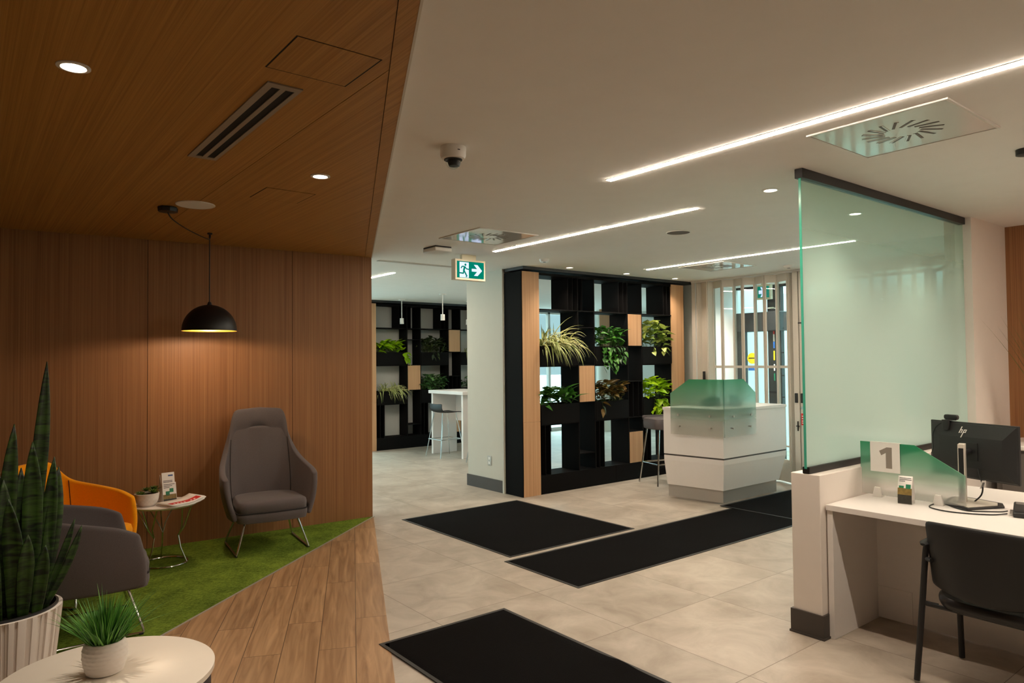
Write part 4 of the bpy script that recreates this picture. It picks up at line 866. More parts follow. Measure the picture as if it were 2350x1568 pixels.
# ------------------------------------------------------------------ service desk
DZ = .757; DY = 2.052
t = thing('service_desk', 'white laminate service desk against the low wall', 'desk', (4.5, 1.0, 0))
MB().box(3.885, 5.13, -.62, DY, DZ-.032, DZ).build('desktop', M['white_lam'], t, bevel=.002)
MB().box(3.895, 4.46, DY-.034, DY-.002, 0, DZ-.032).build('leg_panel', M['white_lam'], t, bevel=.0015); MB().box(3.895, 4.46, -.6, -.568, 0, DZ-.032).build('leg_panel', M['white_lam'], t, bevel=.0015)
MB().box(4.43, 4.46, -.568, DY-.034, .01, DZ-.032).build('modesty_panel', M['white_lam'], t, smooth=0)
MB().box(4.424, 4.43, 1.82, DY-.036, .01, .20).build('cable_cover', M['white_lam'], t, smooth=0)
# desk screen
SX = 4.345
t = thing('desk_screen', 'green fading frosted desk screen bearing a number 1 card', 'desk screen', (SX, 1.79, DZ))
fn = lambda u, v, q: (q, u, v)
MB().prism([(2.066, 1.082), (2.066, .768), (1.497, .768), (1.497, .935), (1.757, 1.082)], SX, SX+.008, fn).build('acrylic_panel', M['desk_scr'], t, smooth=0)
for yc in (1.965, 1.632):
    MB().prism([(-.028, DZ), (.028, DZ), (.016, DZ+.058), (-.016, DZ+.058)], SX-.016, SX-.001, lambda u, v, q: (q, yc+u, v)).build('clip_foot', M['white_plastic'], t, bevel=.002)
    MB().prism([(-.026, DZ), (.026, DZ), (.018, DZ+.03), (-.018, DZ+.03)], SX+.009, SX+.02, lambda u, v, q: (q, yc+u, v)).build('clip_foot', M['white_plastic'], t, bevel=.002)
cd = MB().box(SX-.006, SX-.004, 1.834, 2.004, .908, 1.084).box(SX-.006, SX+.011, 1.834, 2.004, 1.083, 1.0855).box(SX+.009, SX+.011, 1.834, 2.004, .95, 1.083).build('number_card', M['paper'], t, smooth=0, label='white card printed with a grey 1')
n1 = [(.46, .05), (.70, .05), (.70, .93), (.50, .93), (.20, .76), (.28, .58), (.46, .69)]
MB().prism([(1.985-u*.145*1.0-.005, .925+v*.142) for u, v in n1], SX-.0068, SX-.0061, fn).build('numeral', M['taupe'], cd, smooth=0)
# tent card
tc_ = thing('tent_card', 'small folded leaflet tent card standing before the desk screen', 'leaflet', (4.262, 1.772, DZ), .18)
H = .155
def tentface(sgn): # one curved face from base to ridge
    rows = []
    for i in range(9):
        q = i/8; off = .035*(1-q)**.75 + .010*math.sin(q*PI)
        rows.append([(sgn*off, v, q*H) for v in (-.036, .036)])
    return rows
MB().loft(tentface(-1), False, False).build('front_face', M['paper'], tc_, world=False, solid=.0015)
MB().loft(tentface(1), False, False).build('back_face', M['paper'], tc_, world=False, solid=.0015)
MB().box(-.035, .035, -.036, .036, .0005, .002).build('base', M['paper'], tc_, world=False, smooth=0)
def on_tent(q0, q1, v0, v1, nme, m):
    rows = []
    for i in range(5):
        q = q0+(q1-q0)*i/4; off = .035*(1-q)**.75 + .010*math.sin(q*PI) + .0014
        rows.append([(-off, v0, q*H), (-off, v1, q*H)])
    MB().loft(rows, False, False).build(nme, m, tc_, world=False)
on_tent(.02, .34, -.036, .036, 'print_dark_band', M['photo_dark']); on_tent(.34, .58, -.036, .036, 'print_photo', M['photo_olive'])
on_tent(.56, .72, -.03, -.005, 'print_green_mark', M['green_print']); on_tent(.58, .66, .005, .03, 'print_green_mark', M['green_print'])
for k, (v0, v1) in enumerate(((-.03, .03), (-.032, .03), (-.0, .03))): on_tent(.92-.055*k, .94-.055*k, v0, v1, 'print_line', M['ink'])
# monitor
mon_c = Vector((4.625, 1.5485, 1.045)); ux = Vector((-.155, -.493, 0)).normalized(); bk = Vector((ux.y, -ux.x, 0))   # bk points towards the viewer side
if bk.x > 0: bk = -bk
t = thing('computer_monitor', 'black monitor seen from behind on a silver stand', 'monitor', (4.46, 1.53, DZ))
def mp_(u, v, q): return tuple(mon_c + ux*u + Vector((0, 0, v)) + bk*q)
hw, hh = .262, .163
MB().prism([(-hw, -hh), (hw, -hh), (hw, hh), (-hw, hh)], -.012, .004, mp_).build('screen_frame', M['black_plastic'], t, bevel=.003)
MB().prism([(-hw+.006, -hh+.015), (hw-.006, -hh+.015), (hw-.006, hh-.006), (-hw+.006, hh-.006)], -.0135, -.0118, mp_).build('display_glass', M['dark_slot'], t, smooth=0)
rings = [[mp_(su*a, v, q) for su, v in ((-1, -hh+.004+m), (1, -hh+.004+m), (1, hh-.006-k), (-1, hh-.006-k))] for a, m, k, q in ((hw-.004, 0, 0, .0035), (hw-.012, .006, .006, .010), (hw-.07, .06, .075, .030), (hw-.075, .062, .078, .031))]
MB().loft(rings).build('rear_cover', M['black_plastic'], t, smooth=20)
MB().prism([(-.20, hh-.022), (.20, hh-.022), (.20, hh-.026), (-.20, hh-.026)], .0095, .0125, mp_).build('vent_groove', M['dark_slot'], t, smooth=0)
lg = MB()   # slanted strokes of the emblem on the sloping top of the cover
qv = lambda v: .0104 + max(0, (hh-.012-v))/.063*.0205
sl = .32
def stroke(u0, u1, v0, v1):
    f = lambda u, v, q: mp_(-.038+u*1.25+v*1.25*sl, hh-.060+v*1.25, qv(hh-.060+v*1.25)+q)
    lg.prism([(u0, v0), (u1, v0), (u1, v1), (u0, v1)], -.0005, .0012, f)
stroke(-.022, -.018, -.002, .028); stroke(-.0125, -.0085, -.002, .012); stroke(-.018, -.0085, .012, .015)
stroke(-.003, .001, -.022, .015); stroke(.0065, .0105, .0, .015); stroke(.001, .0065, .012, .015); stroke(.001, .0065, .0, .003)
lg.build('emblem', M['paper'], t, smooth=0)
# stand: silver column with dark slot, V-shaped base
ccx, ccy = 4.468, 1.553
MB().obox((ccx, ccy, DZ+.012+.165), (.98, .2, 0), (-.2, .98, 0), .034, .0165, .165).build('stand_column', M['alu_paint'], t, bevel=.002, label='silver stand column')
MB().obox((ccx-.0335*.98, ccy-.0335*.2, DZ+.175), (.98, .2, 0), (-.2, .98, 0), .0012, .012, .145).build('column_slot', M['dark_slot'], t, smooth=0)
MB().tube([(ccx+.03, ccy, 1.045), tuple(mon_c + bk*.030)], .017, 10).build('arm', M['black_plastic'], t)
MB().obox(tuple(mon_c + bk*.030), ux, bk, .05, .006, .05).build('mount_plate', M['black_plastic'], t, smooth=0)
MB().prism([(4.30, 1.475), (4.412, 1.640), (4.60, 1.66), (4.66, 1.60), (4.60, 1.40), (4.512, 1.365)], DZ, DZ+.012).build('stand_base', M['black_metal'], t, bevel=.003)
MB().prism([(4.325, 1.48), (4.42, 1.615), (4.58, 1.635), (4.63, 1.59), (4.58, 1.42), (4.50, 1.395)], DZ+.012, DZ+.0135).build('base_pad', M['alu_paint'], t, smooth=0)
# webcam on the monitor
wc_c = mon_c + ux*(-.145) + Vector((0, 0, hh))
t = thing('webcam', 'black webcam clipped on the monitor top', 'webcam', tuple(wc_c))
wp = lambda u, v, q: tuple(wc_c + ux*u + Vector((0, 0, v)) + bk*q)
MB().loft([[wp(p[0]*k, .022+p[1]*k, q) for p in rrect(.085, .030, .013)] for k, q in ((.85, -.034), (1, -.029), (1, -.012), (.85, -.008))]).build('body', M['black_plastic'], t)
MB().prism([(-.026, .0025), (.026, .0025), (.026, .008), (-.026, .008)], -.03, .026, wp).build('clip_top', M['black_plastic'], t, bevel=.002)
MB().loft([[wp(p[0]*k, v, .028+p[1]*k) for p in rrect(.046, .016, .006)] for k, v in ((1, .008), (1, -.012), (.86, -.042), (.7, -.052))]).build('clip_foot', M['black_plastic'], t)
cb = [wp(-.03, -.01, .024), wp(-.075, -.045, .02), wp(-.092, -.10, .022), wp(-.088, -.17, .025), wp(-.098, -.215, .03), wp(-.06, -.28, .03)]
MB().tube(cb, .0022, 6, smooth=5).build('webcam_cable', M['cable'], t)
# cables and card terminal on the desk
t = thing('payment_terminal', 'black payment terminal on the desk at the right picture edge', 'card terminal', (4.40, 1.245, DZ), .25)
MB().prism([(-.10, 0), (.10, 0), (.10, .05), (.06, .055), (-.10, .026)], -.045, .045, lambda u, v, q: (u, q, v)).build('body', M['black_plastic'], t, world=False, bevel=.006)
MB().prism([(-.088, .0292), (-.01, .0386), (-.01, .0398), (-.088, .0304)], -.034, .034, lambda u, v, q: (u, q, v)).build('keypad', M['black_metal'], t, world=False, smooth=0)
MB().prism([(.0, .0403), (.055, .0555), (.055, .0565), (.0, .0413)], -.034, .034, lambda u, v, q: (u, q, v)).build('display', M['slot_grey'], t, world=False, smooth=0)
MB().box(.0, .018, .045, .06, .008, .020).build('plug', M['steel'], t, world=False, smooth=0); MB().box(-.05, -.032, .045, .06, .008, .020).build('plug', M['steel'], t, world=False, smooth=0)
z_ = DZ+.004
tag(MB().tube([(4.42, 1.63, z_), (4.33, 1.655, z_), (4.235, 1.64, z_), (4.19, 1.575, z_), (4.185, 1.50, z_), (4.215, 1.42, z_), (4.27, 1.345, z_), (4.33, 1.30, z_+.004)], .0034, 8, smooth=6).build('desk_cable', M['cable']), 'black cable looping across the desk in front of the screen foot', 'cable')
tag(MB().tube([(4.44, 1.66, z_), (4.35, 1.58, z_), (4.29, 1.50, z_), (4.285, 1.455, z_), (4.32, 1.41, z_), (4.38, 1.345, z_), (4.40, 1.318, z_+.006)], .0034, 8, smooth=6).build('desk_cable', M['cable']), 'straighter black cable running along the monitor base to the terminal', 'cable')
t = thing('tagged_cable', 'black cable with a white paper tag hanging under the monitor', 'cable', (4.50, 1.49, DZ))
MB().tube([(4.55, 1.53, DZ+.003), (4.53, 1.51, DZ+.02), (4.51, 1.475, DZ+.06), (4.51, 1.468, DZ+.11), (4.56, 1.50, DZ+.17), (4.60, 1.52, .96)], .0042, 8, smooth=5).build('cable', M['cable'], t)
MB().obox((4.506, 1.466, DZ+.118), (-.15, -.30, 1), (.4, .9, .33), .024, .0015, .013).build('paper_tag', M['paper'], t, smooth=0, label='white paper tag')
MB().obox((4.504, 1.463, DZ+.118), (-.15, -.30, 1), (.4, .9, .33), .013, .0016, .006).build('tag_print', M['slot_grey'], t, smooth=0)
# back counter against the right wood wall and tall palm grass
t = thing('back_counter', 'low cabinet with pale top behind the monitor', 'cabinet', (6.75, .9, 0))
MB().box(6.42, 7.04, -1.2, 1.99, 0, .86).build('body', plain('dark_grey_laminate', lin(92, 86, 82), .5), t, smooth=0)
MB().box(6.38, 7.04, -1.2, 2.0, .865, .905).build('counter_top', M['white_lam'], t, bevel=.012)
for k in range(3): MB().box(6.405, 6.42, -1.15+k*1.04, -1.15+k*1.04+1.02, .05, .84).build('cabinet_door', plain('dark_grey_door', lin(96, 90, 86), .5), t, bevel=.002)
t = thing('feather_grass_plant', 'thin dark palm grass at the right edge, before the wood wall', 'plant', (6.62, 1.62, .905))
MB().lathe([(.001, 0), (.075, 0), (.095, .16), (.088, .16), (.07, .14), (.001, .14)], (6.62, 1.62, .905), 24).build('pot', M['ceramic'], t)
b = MB()
for k in range(110):
    az = rnd.uniform(PI*.55, PI*1.85); strap_leaf(b, (6.62+rnd.uniform(-.05, .03), 1.62+rnd.uniform(-.05, .03), 1.03), az, rnd.uniform(.55, 1.0), rnd.uniform(1.1, 1.5), .007, rnd.uniform(.2, .9), mats=(0, 0, 0), seg=8)
b.build('foliage', M['palm'], t, smooth=60, weld=False)

# ------------------------------------------------------------------ guest chair at the desk
t = thing('guest_chair', 'black guest chair with its back to the viewer, at the service desk', 'chair', (3.93, 1.20, 0), -.03)
W2 = .265
b = MB(); rows = []       # gently curved back panel, local x = depth (towards desk), y = width
for j in range(9):
    q = j/8; z = .475+.325*q; wq = .218+.016*q; row = []
    for i in range(13):
        v = -1+2*i/12; row.append((-.215 + .055*v*v*1.0 - .035*q - .02*(1-q)*math.cos(v*PI/2), v*(wq+.035), z - .035*(1-q)**2*(1-v*v) - .010*v*v*q))
    rows.append(row)
b.loft(rows, False, False).build('backrest', M['black_plastic'], t, world=False, solid=.016, sub=1)
b = MB(); rows = []
for k, (s, z) in enumerate(((.90, .375), (1.0, .385), (1.02, .415), (.98, .438), (.8, .452), (.4, .455))):
    ring = []
    for p in rrect(.46*s, .47*s, .09*s): ring.append((p[0]+.02, p[1], z - .035*(p[0] < -.1)*(abs(p[0])-.1)*4*(1 if k < 4 else .6) + .022*abs(p[1]/.235)**2))
    rows.append(ring)
b.loft(rows).build('seat', M['black_vinyl'], t, world=False, sub=1)
for sy in (-1, 1):
    MB().tube([(-.245, sy*.30, .012), (-.205, sy*.285, .36), (-.185, sy*.272, .62), (-.18, sy*.265, .665)], .014, 10, smooth=4).build('leg', M['black_metal'], t, world=False, label='black rear leg')
    MB().tube([(.215, sy*.275, .012), (.185, sy*.27, .36), (.16, sy*.268, .62), (.12, sy*.268, .665)], .014, 10, smooth=4).build('leg', M['black_metal'], t, world=False, label='black front leg')
    MB().loft([[(x, sy*.270+w2*math.cos(a), z+h2*math.sin(a)) for a in [k*PI/5 for k in range(10)]] for x, w2, h2, z in ((-.215, .012, .006, .672), (-.19, .026, .012, .676), (-.05, .026, .013, .684), (.12, .024, .012, .682), (.165, .012, .006, .672))]).build('armrest', M['black_plastic'], t, world=False)
    MB().tube([(-.20, sy*.284, .385), (-.18, sy*.22, .38)], .011, 8).build('seat_bracket', M['black_metal'], t, world=False)
    MB().tube([(.19, sy*.272, .37), (.17, sy*.20, .385)], .011, 8).build('seat_bracket', M['black_metal'], t, world=False)
    MB().tube([(-.185, sy*.272, .60), (-.205, sy*.235, .60)], .012, 8).build('back_bracket', M['black_metal'], t, world=False)
MB().tube([(-.19, -.27, .378), (-.19, .27, .378)], .010, 8).build('cross_bar', M['black_metal'], t, world=False)

# ------------------------------------------------------------------ upholstered lounge chairs
def armchair(name, label, loc, rz, fab, tall):
    t = thing(name, label, 'armchair', loc, rz, None)
    if tall:
        bot = [(0, (0, .245, .275)), (.3, (.17, .235, .275)), (.5, (.265, .17, .275)), (.75, (.305, -.04, .275)), (1, (.295, -.265, .285))]
        top = [(0, (0, .36, 1.185)), (.3, (.205, .345, 1.17)), (.36, (.228, .335, 1.13)), (.44, (.262, .31, .93)), (.52, (.305, .24, .78)), (.66, (.352, .09, .70)), (.85, (.375, -.12, .655)), (1, (.365, -.215, .625))]
    else:
        bot = [(0, (0, .25, .275)), (.3, (.17, .24, .275)), (.5, (.265, .17, .275)), (.75, (.305, -.04, .275)), (1, (.295, -.285, .285))]
        top = [(0, (0, .33, .90)), (.26, (.20, .315, .895)), (.36, (.27, .29, .82)), (.46, (.318, .23, .735)), (.62, (.350, .07, .70)), (.82, (.372, -.12, .66)), (1, (.362, -.235, .605))]
    def lerp(tab, a):
        for (a0, p0), (a1, p1) in zip(tab, tab[1:]):
            if a <= a1+1e-6:
                q = (a-a0)/(a1-a0); return Vector(p0)*(1-q)+Vector(p1)*q
        return Vector(tab[-1][1])
    stations = [0, .04, .08, .11, .15, .2, .28, .33, .38, .44, .5, .56, .64, .74, .84, .93, 1.0]
    sa = [-a for a in stations[:0:-1]] + stations
    SV = [0, .08, .2, .35, .5, .65, .74, .775, .79, .796, .806, .83, .87, .92, .96, 1.0] if tall else [0, .08, .2, .35, .5, .65, .8, .92, 1.0]
    ledge = [(0, 0), (.5, 0), (.74, .012), (.796, .018), (.806, -.012), (.83, -.002), (.87, .012), (.96, .004), (1, 0)]
    rows = []
    for q in SV:
        row = []
        for a in sa:
            pb = lerp(bot, abs(a)); pt = lerp(top, abs(a)); p = pb*(1-q) + pt*q
            bl = math.sin(q*PI)*.022; dv = Vector((p.x, p.y, 0)); dv = dv.normalized() if dv.length > 0 else dv
            p = p + dv*bl
            if tall and q > .8 and abs(a) < .34: p.y -= .02*math.sin((q-.8)/.2*PI*.75)
            if tall and abs(a) < .13:      # tucked ledge under the head rest
                for (q0, v0), (q1, v1) in zip(ledge, ledge[1:]):
                    if q0 <= q <= q1: p.y -= (v0+(v1-v0)*(q-q0)/(q1-q0))*math.cos(a/.13*PI/2)**1.2; break
            row.append((math.copysign(p.x, a) if a else 0, p.y, p.z))
        rows.append(row)
    MB().loft(rows, False, False).build('shell', fab, t, world=False, solid=.048, sub=2, smooth=180)
    # seat pan, cushion
    plan = [(.275, -.285), (.285, -.1), (.255, .13), (.16, .205), (0, .215), (-.16, .205), (-.255, .13), (-.285, -.1), (-.275, -.285), (-.14, -.315), (0, -.325), (.14, -.315)]
    pl = catmull([Vector((x, y, 0)) for x, y in plan], 4, True)
    MB().loft([[(p.x*k, p.y*k, z) for p in pl] for k, z in ((.86, .258), (.97, .268), (1.0, .30), (1.0, .335), (.985, .345))]).build('seat_base', fab, t, world=False)
    MB().loft([[(p.x*k, p.y*k-.004, z) for p in pl] for k, z in ((.955, .346), (.975, .352), (.985, .395), (.965, .425), (.90, .438), (.5, .446))]).build('seat_cushion', fab, t, world=False, smooth=180)
    MB().loft([[(p.x*k, p.y*k, z) for p in pl] for k, z in ((.96, .338), (1.003, .342), (1.003, .349), (.96, .352))]).build('piping', M['seam'], t, world=False)
    for sx in (-1, 1):
        MB().tube([(sx*.21, -.19, .275), (sx*.285, -.265, .035), (sx*.29, -.268, .012), (sx*.292, -.25, .009), (sx*.292, .27, .009), (sx*.29, .288, .012), (sx*.285, .285, .035), (sx*.21, .17, .275)], .0085, 10).build('sled_leg', M['chrome'], t, world=False)
        MB().obox((sx*.292, -.255, .006), (1, 0, 0), (0, 1, 0), .010, .012, .006).build('foot_glide', M['black_plastic'], t, world=False, bevel=.002)
    if tall:   # head cushion with a tucked lower edge
        def inner(z):     # front of the upholstered back at height z
            q = (z-.275)/.91; return .245+.115*q+.022*math.sin(PI*q)-.024
        MB().tube([(-.075, inner(1.0)+.001, 1.004), (0, inner(1.0)-.003, 1.005), (.075, inner(1.0)+.001, 1.004)], .0025, 6).build('tuck_seam', M['seam'], t, world=False)
    for sx in (-1, 1):   # upholstery seams between back and arms
        pts = []
        for q in (.08, .3, .55, .8, .97):
            a = .5-.06*q; pb = lerp(bot, a); pt = lerp(top, a); p = pb*(1-q)+pt*q; p = p*1.0; n = Vector((p.x, p.y, 0)).normalized(); pts.append((sx*(p.x-n.x*(.030-math.sin(q*PI)*.022)), p.y-n.y*(.030-math.sin(q*PI)*.022), p.z))
        MB().tube(pts, .0025, 6, smooth=4).build('upholstery_seam', M['seam'], t, world=False)
    return t
armchair('lounge_armchair', 'grey high-back lounge armchair against the wood wall', (2.105, 6.16, .007), -.12, M['grey_fab'], True)
armchair('lounge_armchair', 'orange lounge armchair, beside the small white side table', (.60, 5.76, .007), math.radians(47), M['orange_fab'], False)
armchair('lounge_armchair', 'grey low lounge armchair behind the snake plant, seen from its side', (.60, 4.93, .007), PI/2-.03, M['grey_fab'], False)

# ------------------------------------------------------------------ wire side table and the things on it
tx, ty, tz = 1.29, 6.14, .485
t = thing('wire_side_table', 'small round white side table on chrome wire legs, on the green carpet', 'side table', (tx, ty, .007))
MB().lathe([(.001, 0), (.225, 0), (.243, .012), (.245, .018), (.001, .018)], (tx, ty, tz-.018), 56).build('tabletop', M['white_lam'], t)
MB().tube([(tx+.165*math.cos(a), ty+.165*math.sin(a), .0145) for a in [k*2*PI/40 for k in range(40)]], .007, 8, closed=True).build('base_ring', M['chrome'], t)
for k, a in enumerate((math.radians(-32), math.radians(88), math.radians(208))):
    c, s = math.cos(a), math.sin(a); jx, jy = tx+.10*c, ty+.10*s
    b = MB(); b.tube([(tx+.165*c, ty+.165*s, .016), (tx+.118*c, ty+.118*s, .13), (jx, jy, .235)], .0065, 8)
    for da in (-.95, .95, 0):
        b.tube([(jx, jy, .225), (tx+.12*c+.03*math.cos(a+da), ty+.12*s+.03*math.sin(a+da), .30), (tx+.205*math.cos(a+da*.62), ty+.205*math.sin(a+da*.62), tz-.018)], .0055, 8)
    b.build('leg', M['chrome'], t)
# succulent bowl
t = thing('succulent_bowl', 'white textured bowl of succulents on the side table', 'potted plant', (1.155, 6.12, tz))
MB().lathe([(.001, 0), (.052, 0)] + dense([(.066, .012), (.082, .05), (.088, .098)], 8) + [(.082, .10), (.078, .085), (.001, .08)], (1.155, 6.12, tz), 48, lambda a, z: 1+.022*math.sin(a*16)*math.sin(z*190)*(.01 < z < .095)).build('bowl', M['ceramic'], t)
MB().lathe([(.001, 0), (.077, 0), (.077, .004), (.001, .006)], (1.155, 6.12, tz+.083), 24).build('soil', M['soil'], t)
b = MB()
for (sx_, sy_, sr, sh) in ((-.045, -.03, .05, .0), (.04, -.035, .055, .01), (.0, .03, .05, .02), (.055, .03, .06, .02), (-.05, .04, .04, .0)):
    for k in range(22):
        a = k*2.4; el = .15+.055*k; heart_leaf(b, (1.155+sx_, 6.12+sy_, tz+.088+sh), (math.cos(a), math.sin(a), el), sr*(1.05-.02*k), 0, -.2, .42)
b.build('foliage', M['succ'], t, smooth=60, weld=False)
# leaflet holder
t = thing('leaflet_stand', 'tall white leaflet stand on the side table, behind the magazines', 'leaflet stand', (1.315, 6.15, tz), .12)
def tilt(u, v, q): return (u, q + v*.20, v)
MB().prism([(-.048, .0), (.048, .0), (.048, .238), (-.048, .238)], -.036, -.033, tilt).build('back_leaflet', M['paper'], t, world=False, smooth=0)
MB().prism([(-.052, 0), (.052, 0), (.052, .16), (-.052, .16)], -.048, -.045, tilt).build('front_leaflet', M['paper'], t, world=False, smooth=0)
MB().prism([(-.045, .0), (.09, 0), (.045, .22)], -.050, -.047, lambda u, v, q: (q, u, v)).build('side_panel', M['paper'], t, world=False, smooth=0)
MB().prism([(-.054, 0), (.054, 0), (.054, .002), (-.054, .002)], -.05, .09, lambda u, v, q: (u, q, v)).build('base', M['glass'], t, world=False, smooth=0)
pt = lambda u0, u1, v0, v1, nme, m, q=-.0487: MB().prism([(u0, v0), (u1, v0), (u1, v1), (u0, v1)], q, q+.0005, tilt).build(nme, M[m], t, world=False, smooth=0)
pt(-.05, .05, .004, .035, 'print_dark_band', 'photo_dark'); pt(-.05, .05, .035, .07, 'print_photo', 'photo_olive'); pt(-.03, .0, .06, .095, 'print_green_mark', 'green_print'); pt(.0, .03, .085, .115, 'print_green_mark', 'green_print')
for k in range(3): pt(-.042, .042-.02*k, .145-.012*k, .149-.012*k, 'print_line', 'ink')
pt(-.0, .036, .208, .22, 'print_heading', 'blue_print', -.0367)
for k in range(2): pt(-.04, .03, .172-.01*k, .176-.01*k, 'print_line', 'seam', -.0367)
# magazines
def magazine(z0, off, rot, label, top=False):
    t = thing('magazine', label, 'magazine', (1.375+off[0], 6.015+off[1], z0), rot, 'magazines on the side table')
    b = MB(); rows = []
    for j, yy in enumerate((-.105, -.05, 0, .05, .105)):
        rows.append([(x, yy, .004+.0*j + .030*max(0, x/.14)**2*(1 if x > 0 else 0)) for x in (-.14, -.1, -.05, 0, .05, .1, .14)])
    b.loft(rows, False, False).build('pages', M['paper'], t, world=False, solid=.007)
    b = MB(); rows = []
    for yy in (-.08, -.01):
        rows.append([(x, yy, .0083+.030*max(0, x/.14)**2) for x in (-.12, -.07, -.02, 0, .05, .09, .125)])
    b.loft(rows, False, False).build('red_masthead', M['red'] if top else M['slot_grey'], t, world=False)
    if top:
        for k in range(7): MB().prism([(-.10+k*.028, -.07), (-.085+k*.028, -.07), (-.078+k*.028, -.045), (-.093+k*.028, -.045)], .0086, .009, lambda u, v, q: (u, v, q+.030*max(0, u/.14)**2)).build('masthead_mark', M['paper'], t, world=False, smooth=0)
    return t
magazine(tz+.0005, (.0, -.01), .30, 'lower magazine of the pile on the side table'); magazine(tz+.0085, (.012, .0), .38, 'middle magazine of the pile on the side table'); magazine(tz+.0165, (.002, -.006), .34, 'top magazine with red heading on the side table pile', True)

# ------------------------------------------------------------------ foreground drum table and grass pot
t = thing('drum_table', 'round white-topped drum table at the bottom left corner', 'side table', (.424, 2.92, .004))
MB().lathe([(.001, 0), (.352, 0), (.357, .004), (.358, .024), (.352, .028), (.001, .028)], (.424, 2.92, .452), 96).build('tabletop', plain('cream_white_top', lin(236, 226, 212), .35, noise=.015), t)
MB().lathe([(.001, 0), (.345, 0), (.345, .448), (.001, .448)], (.424, 2.92, .004), 80).build('drum_body', M['navy'], t)
gx, gy, gz = .420, 2.945, .480
t = thing('grass_pot', 'white ribbed pot of artificial grass on the drum table', 'potted plant', (gx, gy, gz))
MB().lathe([(.001, 0), (.050, 0)] + dense([(.060, .006), (.069, .035), (.0735, .065), (.072, .092), (.064, .115)], 10) + [(.060, .117), (.056, .105), (.001, .10)], (gx, gy, gz), 110, lambda a, z: 1+(.028*(max(0, math.sin(z*430))**.5)*(.55+.45*math.sin(a*19+(math.floor(z*430/(2*PI)) % 2)*PI)) if .006 < z < .114 else 0)).build('pot', M['ceramic'], t)
b = MB()
for k in range(460):
    az = rnd.uniform(0, 2*PI); rr = rnd.uniform(0, .048); e = rr/.048
    strap_leaf(b, (gx+rr*math.cos(az), gy+rr*math.sin(az), gz+.10), az+rnd.uniform(-.5, .5), rnd.uniform(.10, .185)*(1+.25*(e > .9)), 1.5-.75*e*rnd.uniform(.5, 1.1), rnd.uniform(.004, .0068), rnd.uniform(.0, .8), mats=(0, 0, 0), seg=5)
for k in range(10):
    az = rnd.uniform(-.6, .9); strap_leaf(b, (gx, gy, gz+.11), az, rnd.uniform(.2, .27), rnd.uniform(.35, .75), .0022, .4, mats=(0, 0, 0), seg=6)
b.build('grass_blades', M['grass'], t, smooth=60, weld=False)

# ------------------------------------------------------------------ tall planter with snake plant
qx_, qy_ = .150, 3.90
t = thing('floor_planter', 'tall white ribbed planter at the left edge, on the plank floor', 'planter', (qx_, qy_, .004))
rib = random.Random(3); ribs = [rib.choice((0, 0, 1, 1, .5)) for _ in range(130)]
MB().lathe([(.001, 0), (.180, 0), (.232, .49), (.232, .502), (.215, .502), (.20, .46), (.001, .46)], (qx_, qy_, .004), 520, lambda a, z: 1 - (.04*ribs[int(a/(2*PI)*130) % 130] if z < .495 and not (z == .46) else 0)).build('pot', M['ceramic'], t, smooth=20)
MB().lathe([(.216, .49), (.216, .51), (.206, .512), (.20, .49), (.20, .465)], (qx_, qy_, .004), 64, cap=False).build('liner_rim', M['black_plastic'], t, label='dark inner liner')
MB().lathe([(.001, .0), (.20, 0), (.20, .01), (.001, .015)], (qx_, qy_, .47), 40).build('soil', M['soil'], t)
t = thing('snake_plant', 'tall dark snake plant in the ribbed floor planter', 'plant', (qx_, qy_, .49))
b = MB()
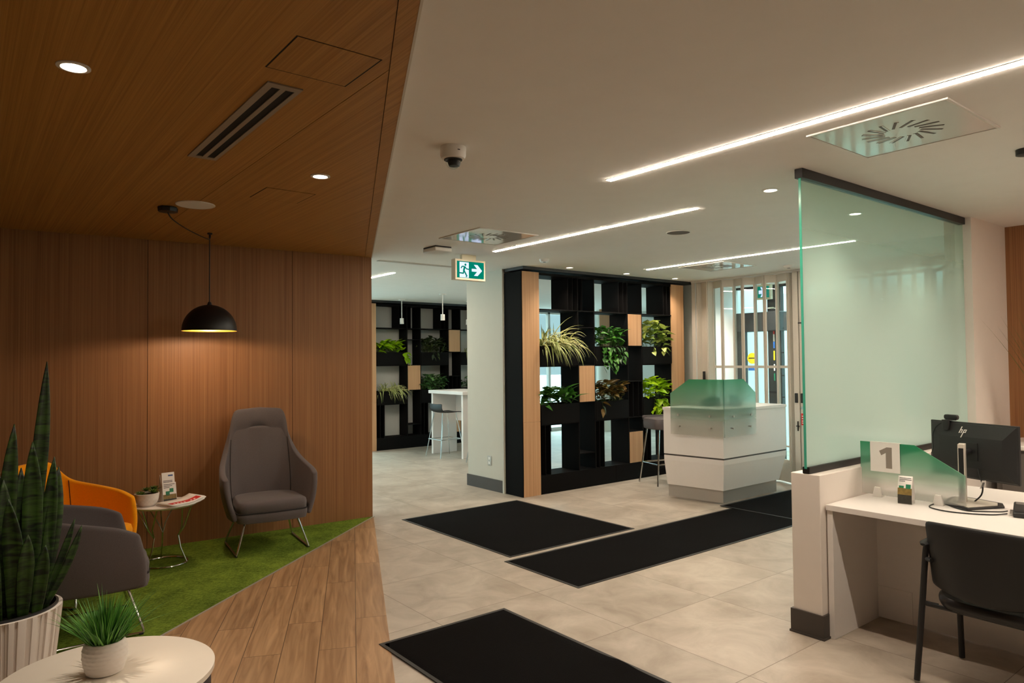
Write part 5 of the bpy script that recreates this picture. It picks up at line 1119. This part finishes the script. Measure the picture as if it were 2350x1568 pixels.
def snake_leaf(b, base, tip, width, twist=0.0, bow=0.0):
    p0 = Vector(base); p1 = Vector(tip); d = p1-p0; ln = d.length; rows = []
    vd = Vector((.14, .99, 0)); side0 = vd.cross(Vector((0, 0, 1))).normalized()
    for i in range(15):
        q = i/14; c = p0 + d*q + side0*(bow*math.sin(q*PI)); a = twist*(q-.3); 
        sd = side0*math.cos(a) + vd*math.sin(a); nn = vd*math.cos(a) - side0*math.sin(a)
        wd = width*(.62+.38*math.sin(PI*min(1, q*1.5)*.5+.3*q))*(1 if q < .62 else max(.02, math.cos((q-.62)/.38*PI/2)**.8))
        rows.append([c - sd*wd/2 - nn*wd*.16, c - sd*wd*.22 - nn*wd*.02, c, c + sd*wd*.22 - nn*wd*.02, c + sd*wd/2 - nn*wd*.16])
    b.loft(rows, False, False)
for bx, by, tx_, ty_, tz_, wd, tw, bow in ((.22, 3.88, .314, 3.90, 1.615, .062, .3, .012), (.16, 3.86, .19, 3.86, 1.335, .066, .2, -.01), (.24, 3.84, .258, 3.86, 1.25, .078, -.2, .01),
        (.10, 3.86, .115, 3.84, 1.285, .072, .4, -.01), (.30, 3.86, .345, 3.90, 1.17, .060, -.3, .0), (.285, 3.84, .365, 3.92, 1.12, .066, .4, .01), (.30, 3.83, .448, 3.82, .85, .034, .2, .012), (.28, 3.84, .425, 3.86, .88, .03, .1, .01),
        (.06, 3.80, .06, 3.75, 1.1, .08, .3, 0), (.19, 3.78, .165, 3.74, 1.02, .075, -.4, .01), (.13, 3.76, .09, 3.7, .95, .06, .3, 0), (.27, 3.77, .30, 3.74, .80, .055, -.2, 0), (.22, 3.76, .235, 3.72, .86, .06, .3, 0),
        (.20, 3.93, .225, 4.0, 1.12, .07, .6, 0), (.12, 3.95, .13, 4.02, 1.18, .07, -.5, 0), (.27, 3.94, .29, 4.0, 1.05, .065, .5, 0), (.03, 3.9, .0, 3.95, 1.2, .07, .2, 0), (.08, 4.0, .05, 4.05, 1.05, .07, .4, 0), (.31, 3.88, .33, 3.9, .95, .05, -.6, 0), (.16, 3.82, .15, 3.8, 1.1, .07, .7, 0)):
    snake_leaf(b, (bx, by, .49), (tx_, ty_, tz_), wd, tw, bow)
b.build('leaves', M['snake'], t, smooth=70, weld=False, solid=.006)
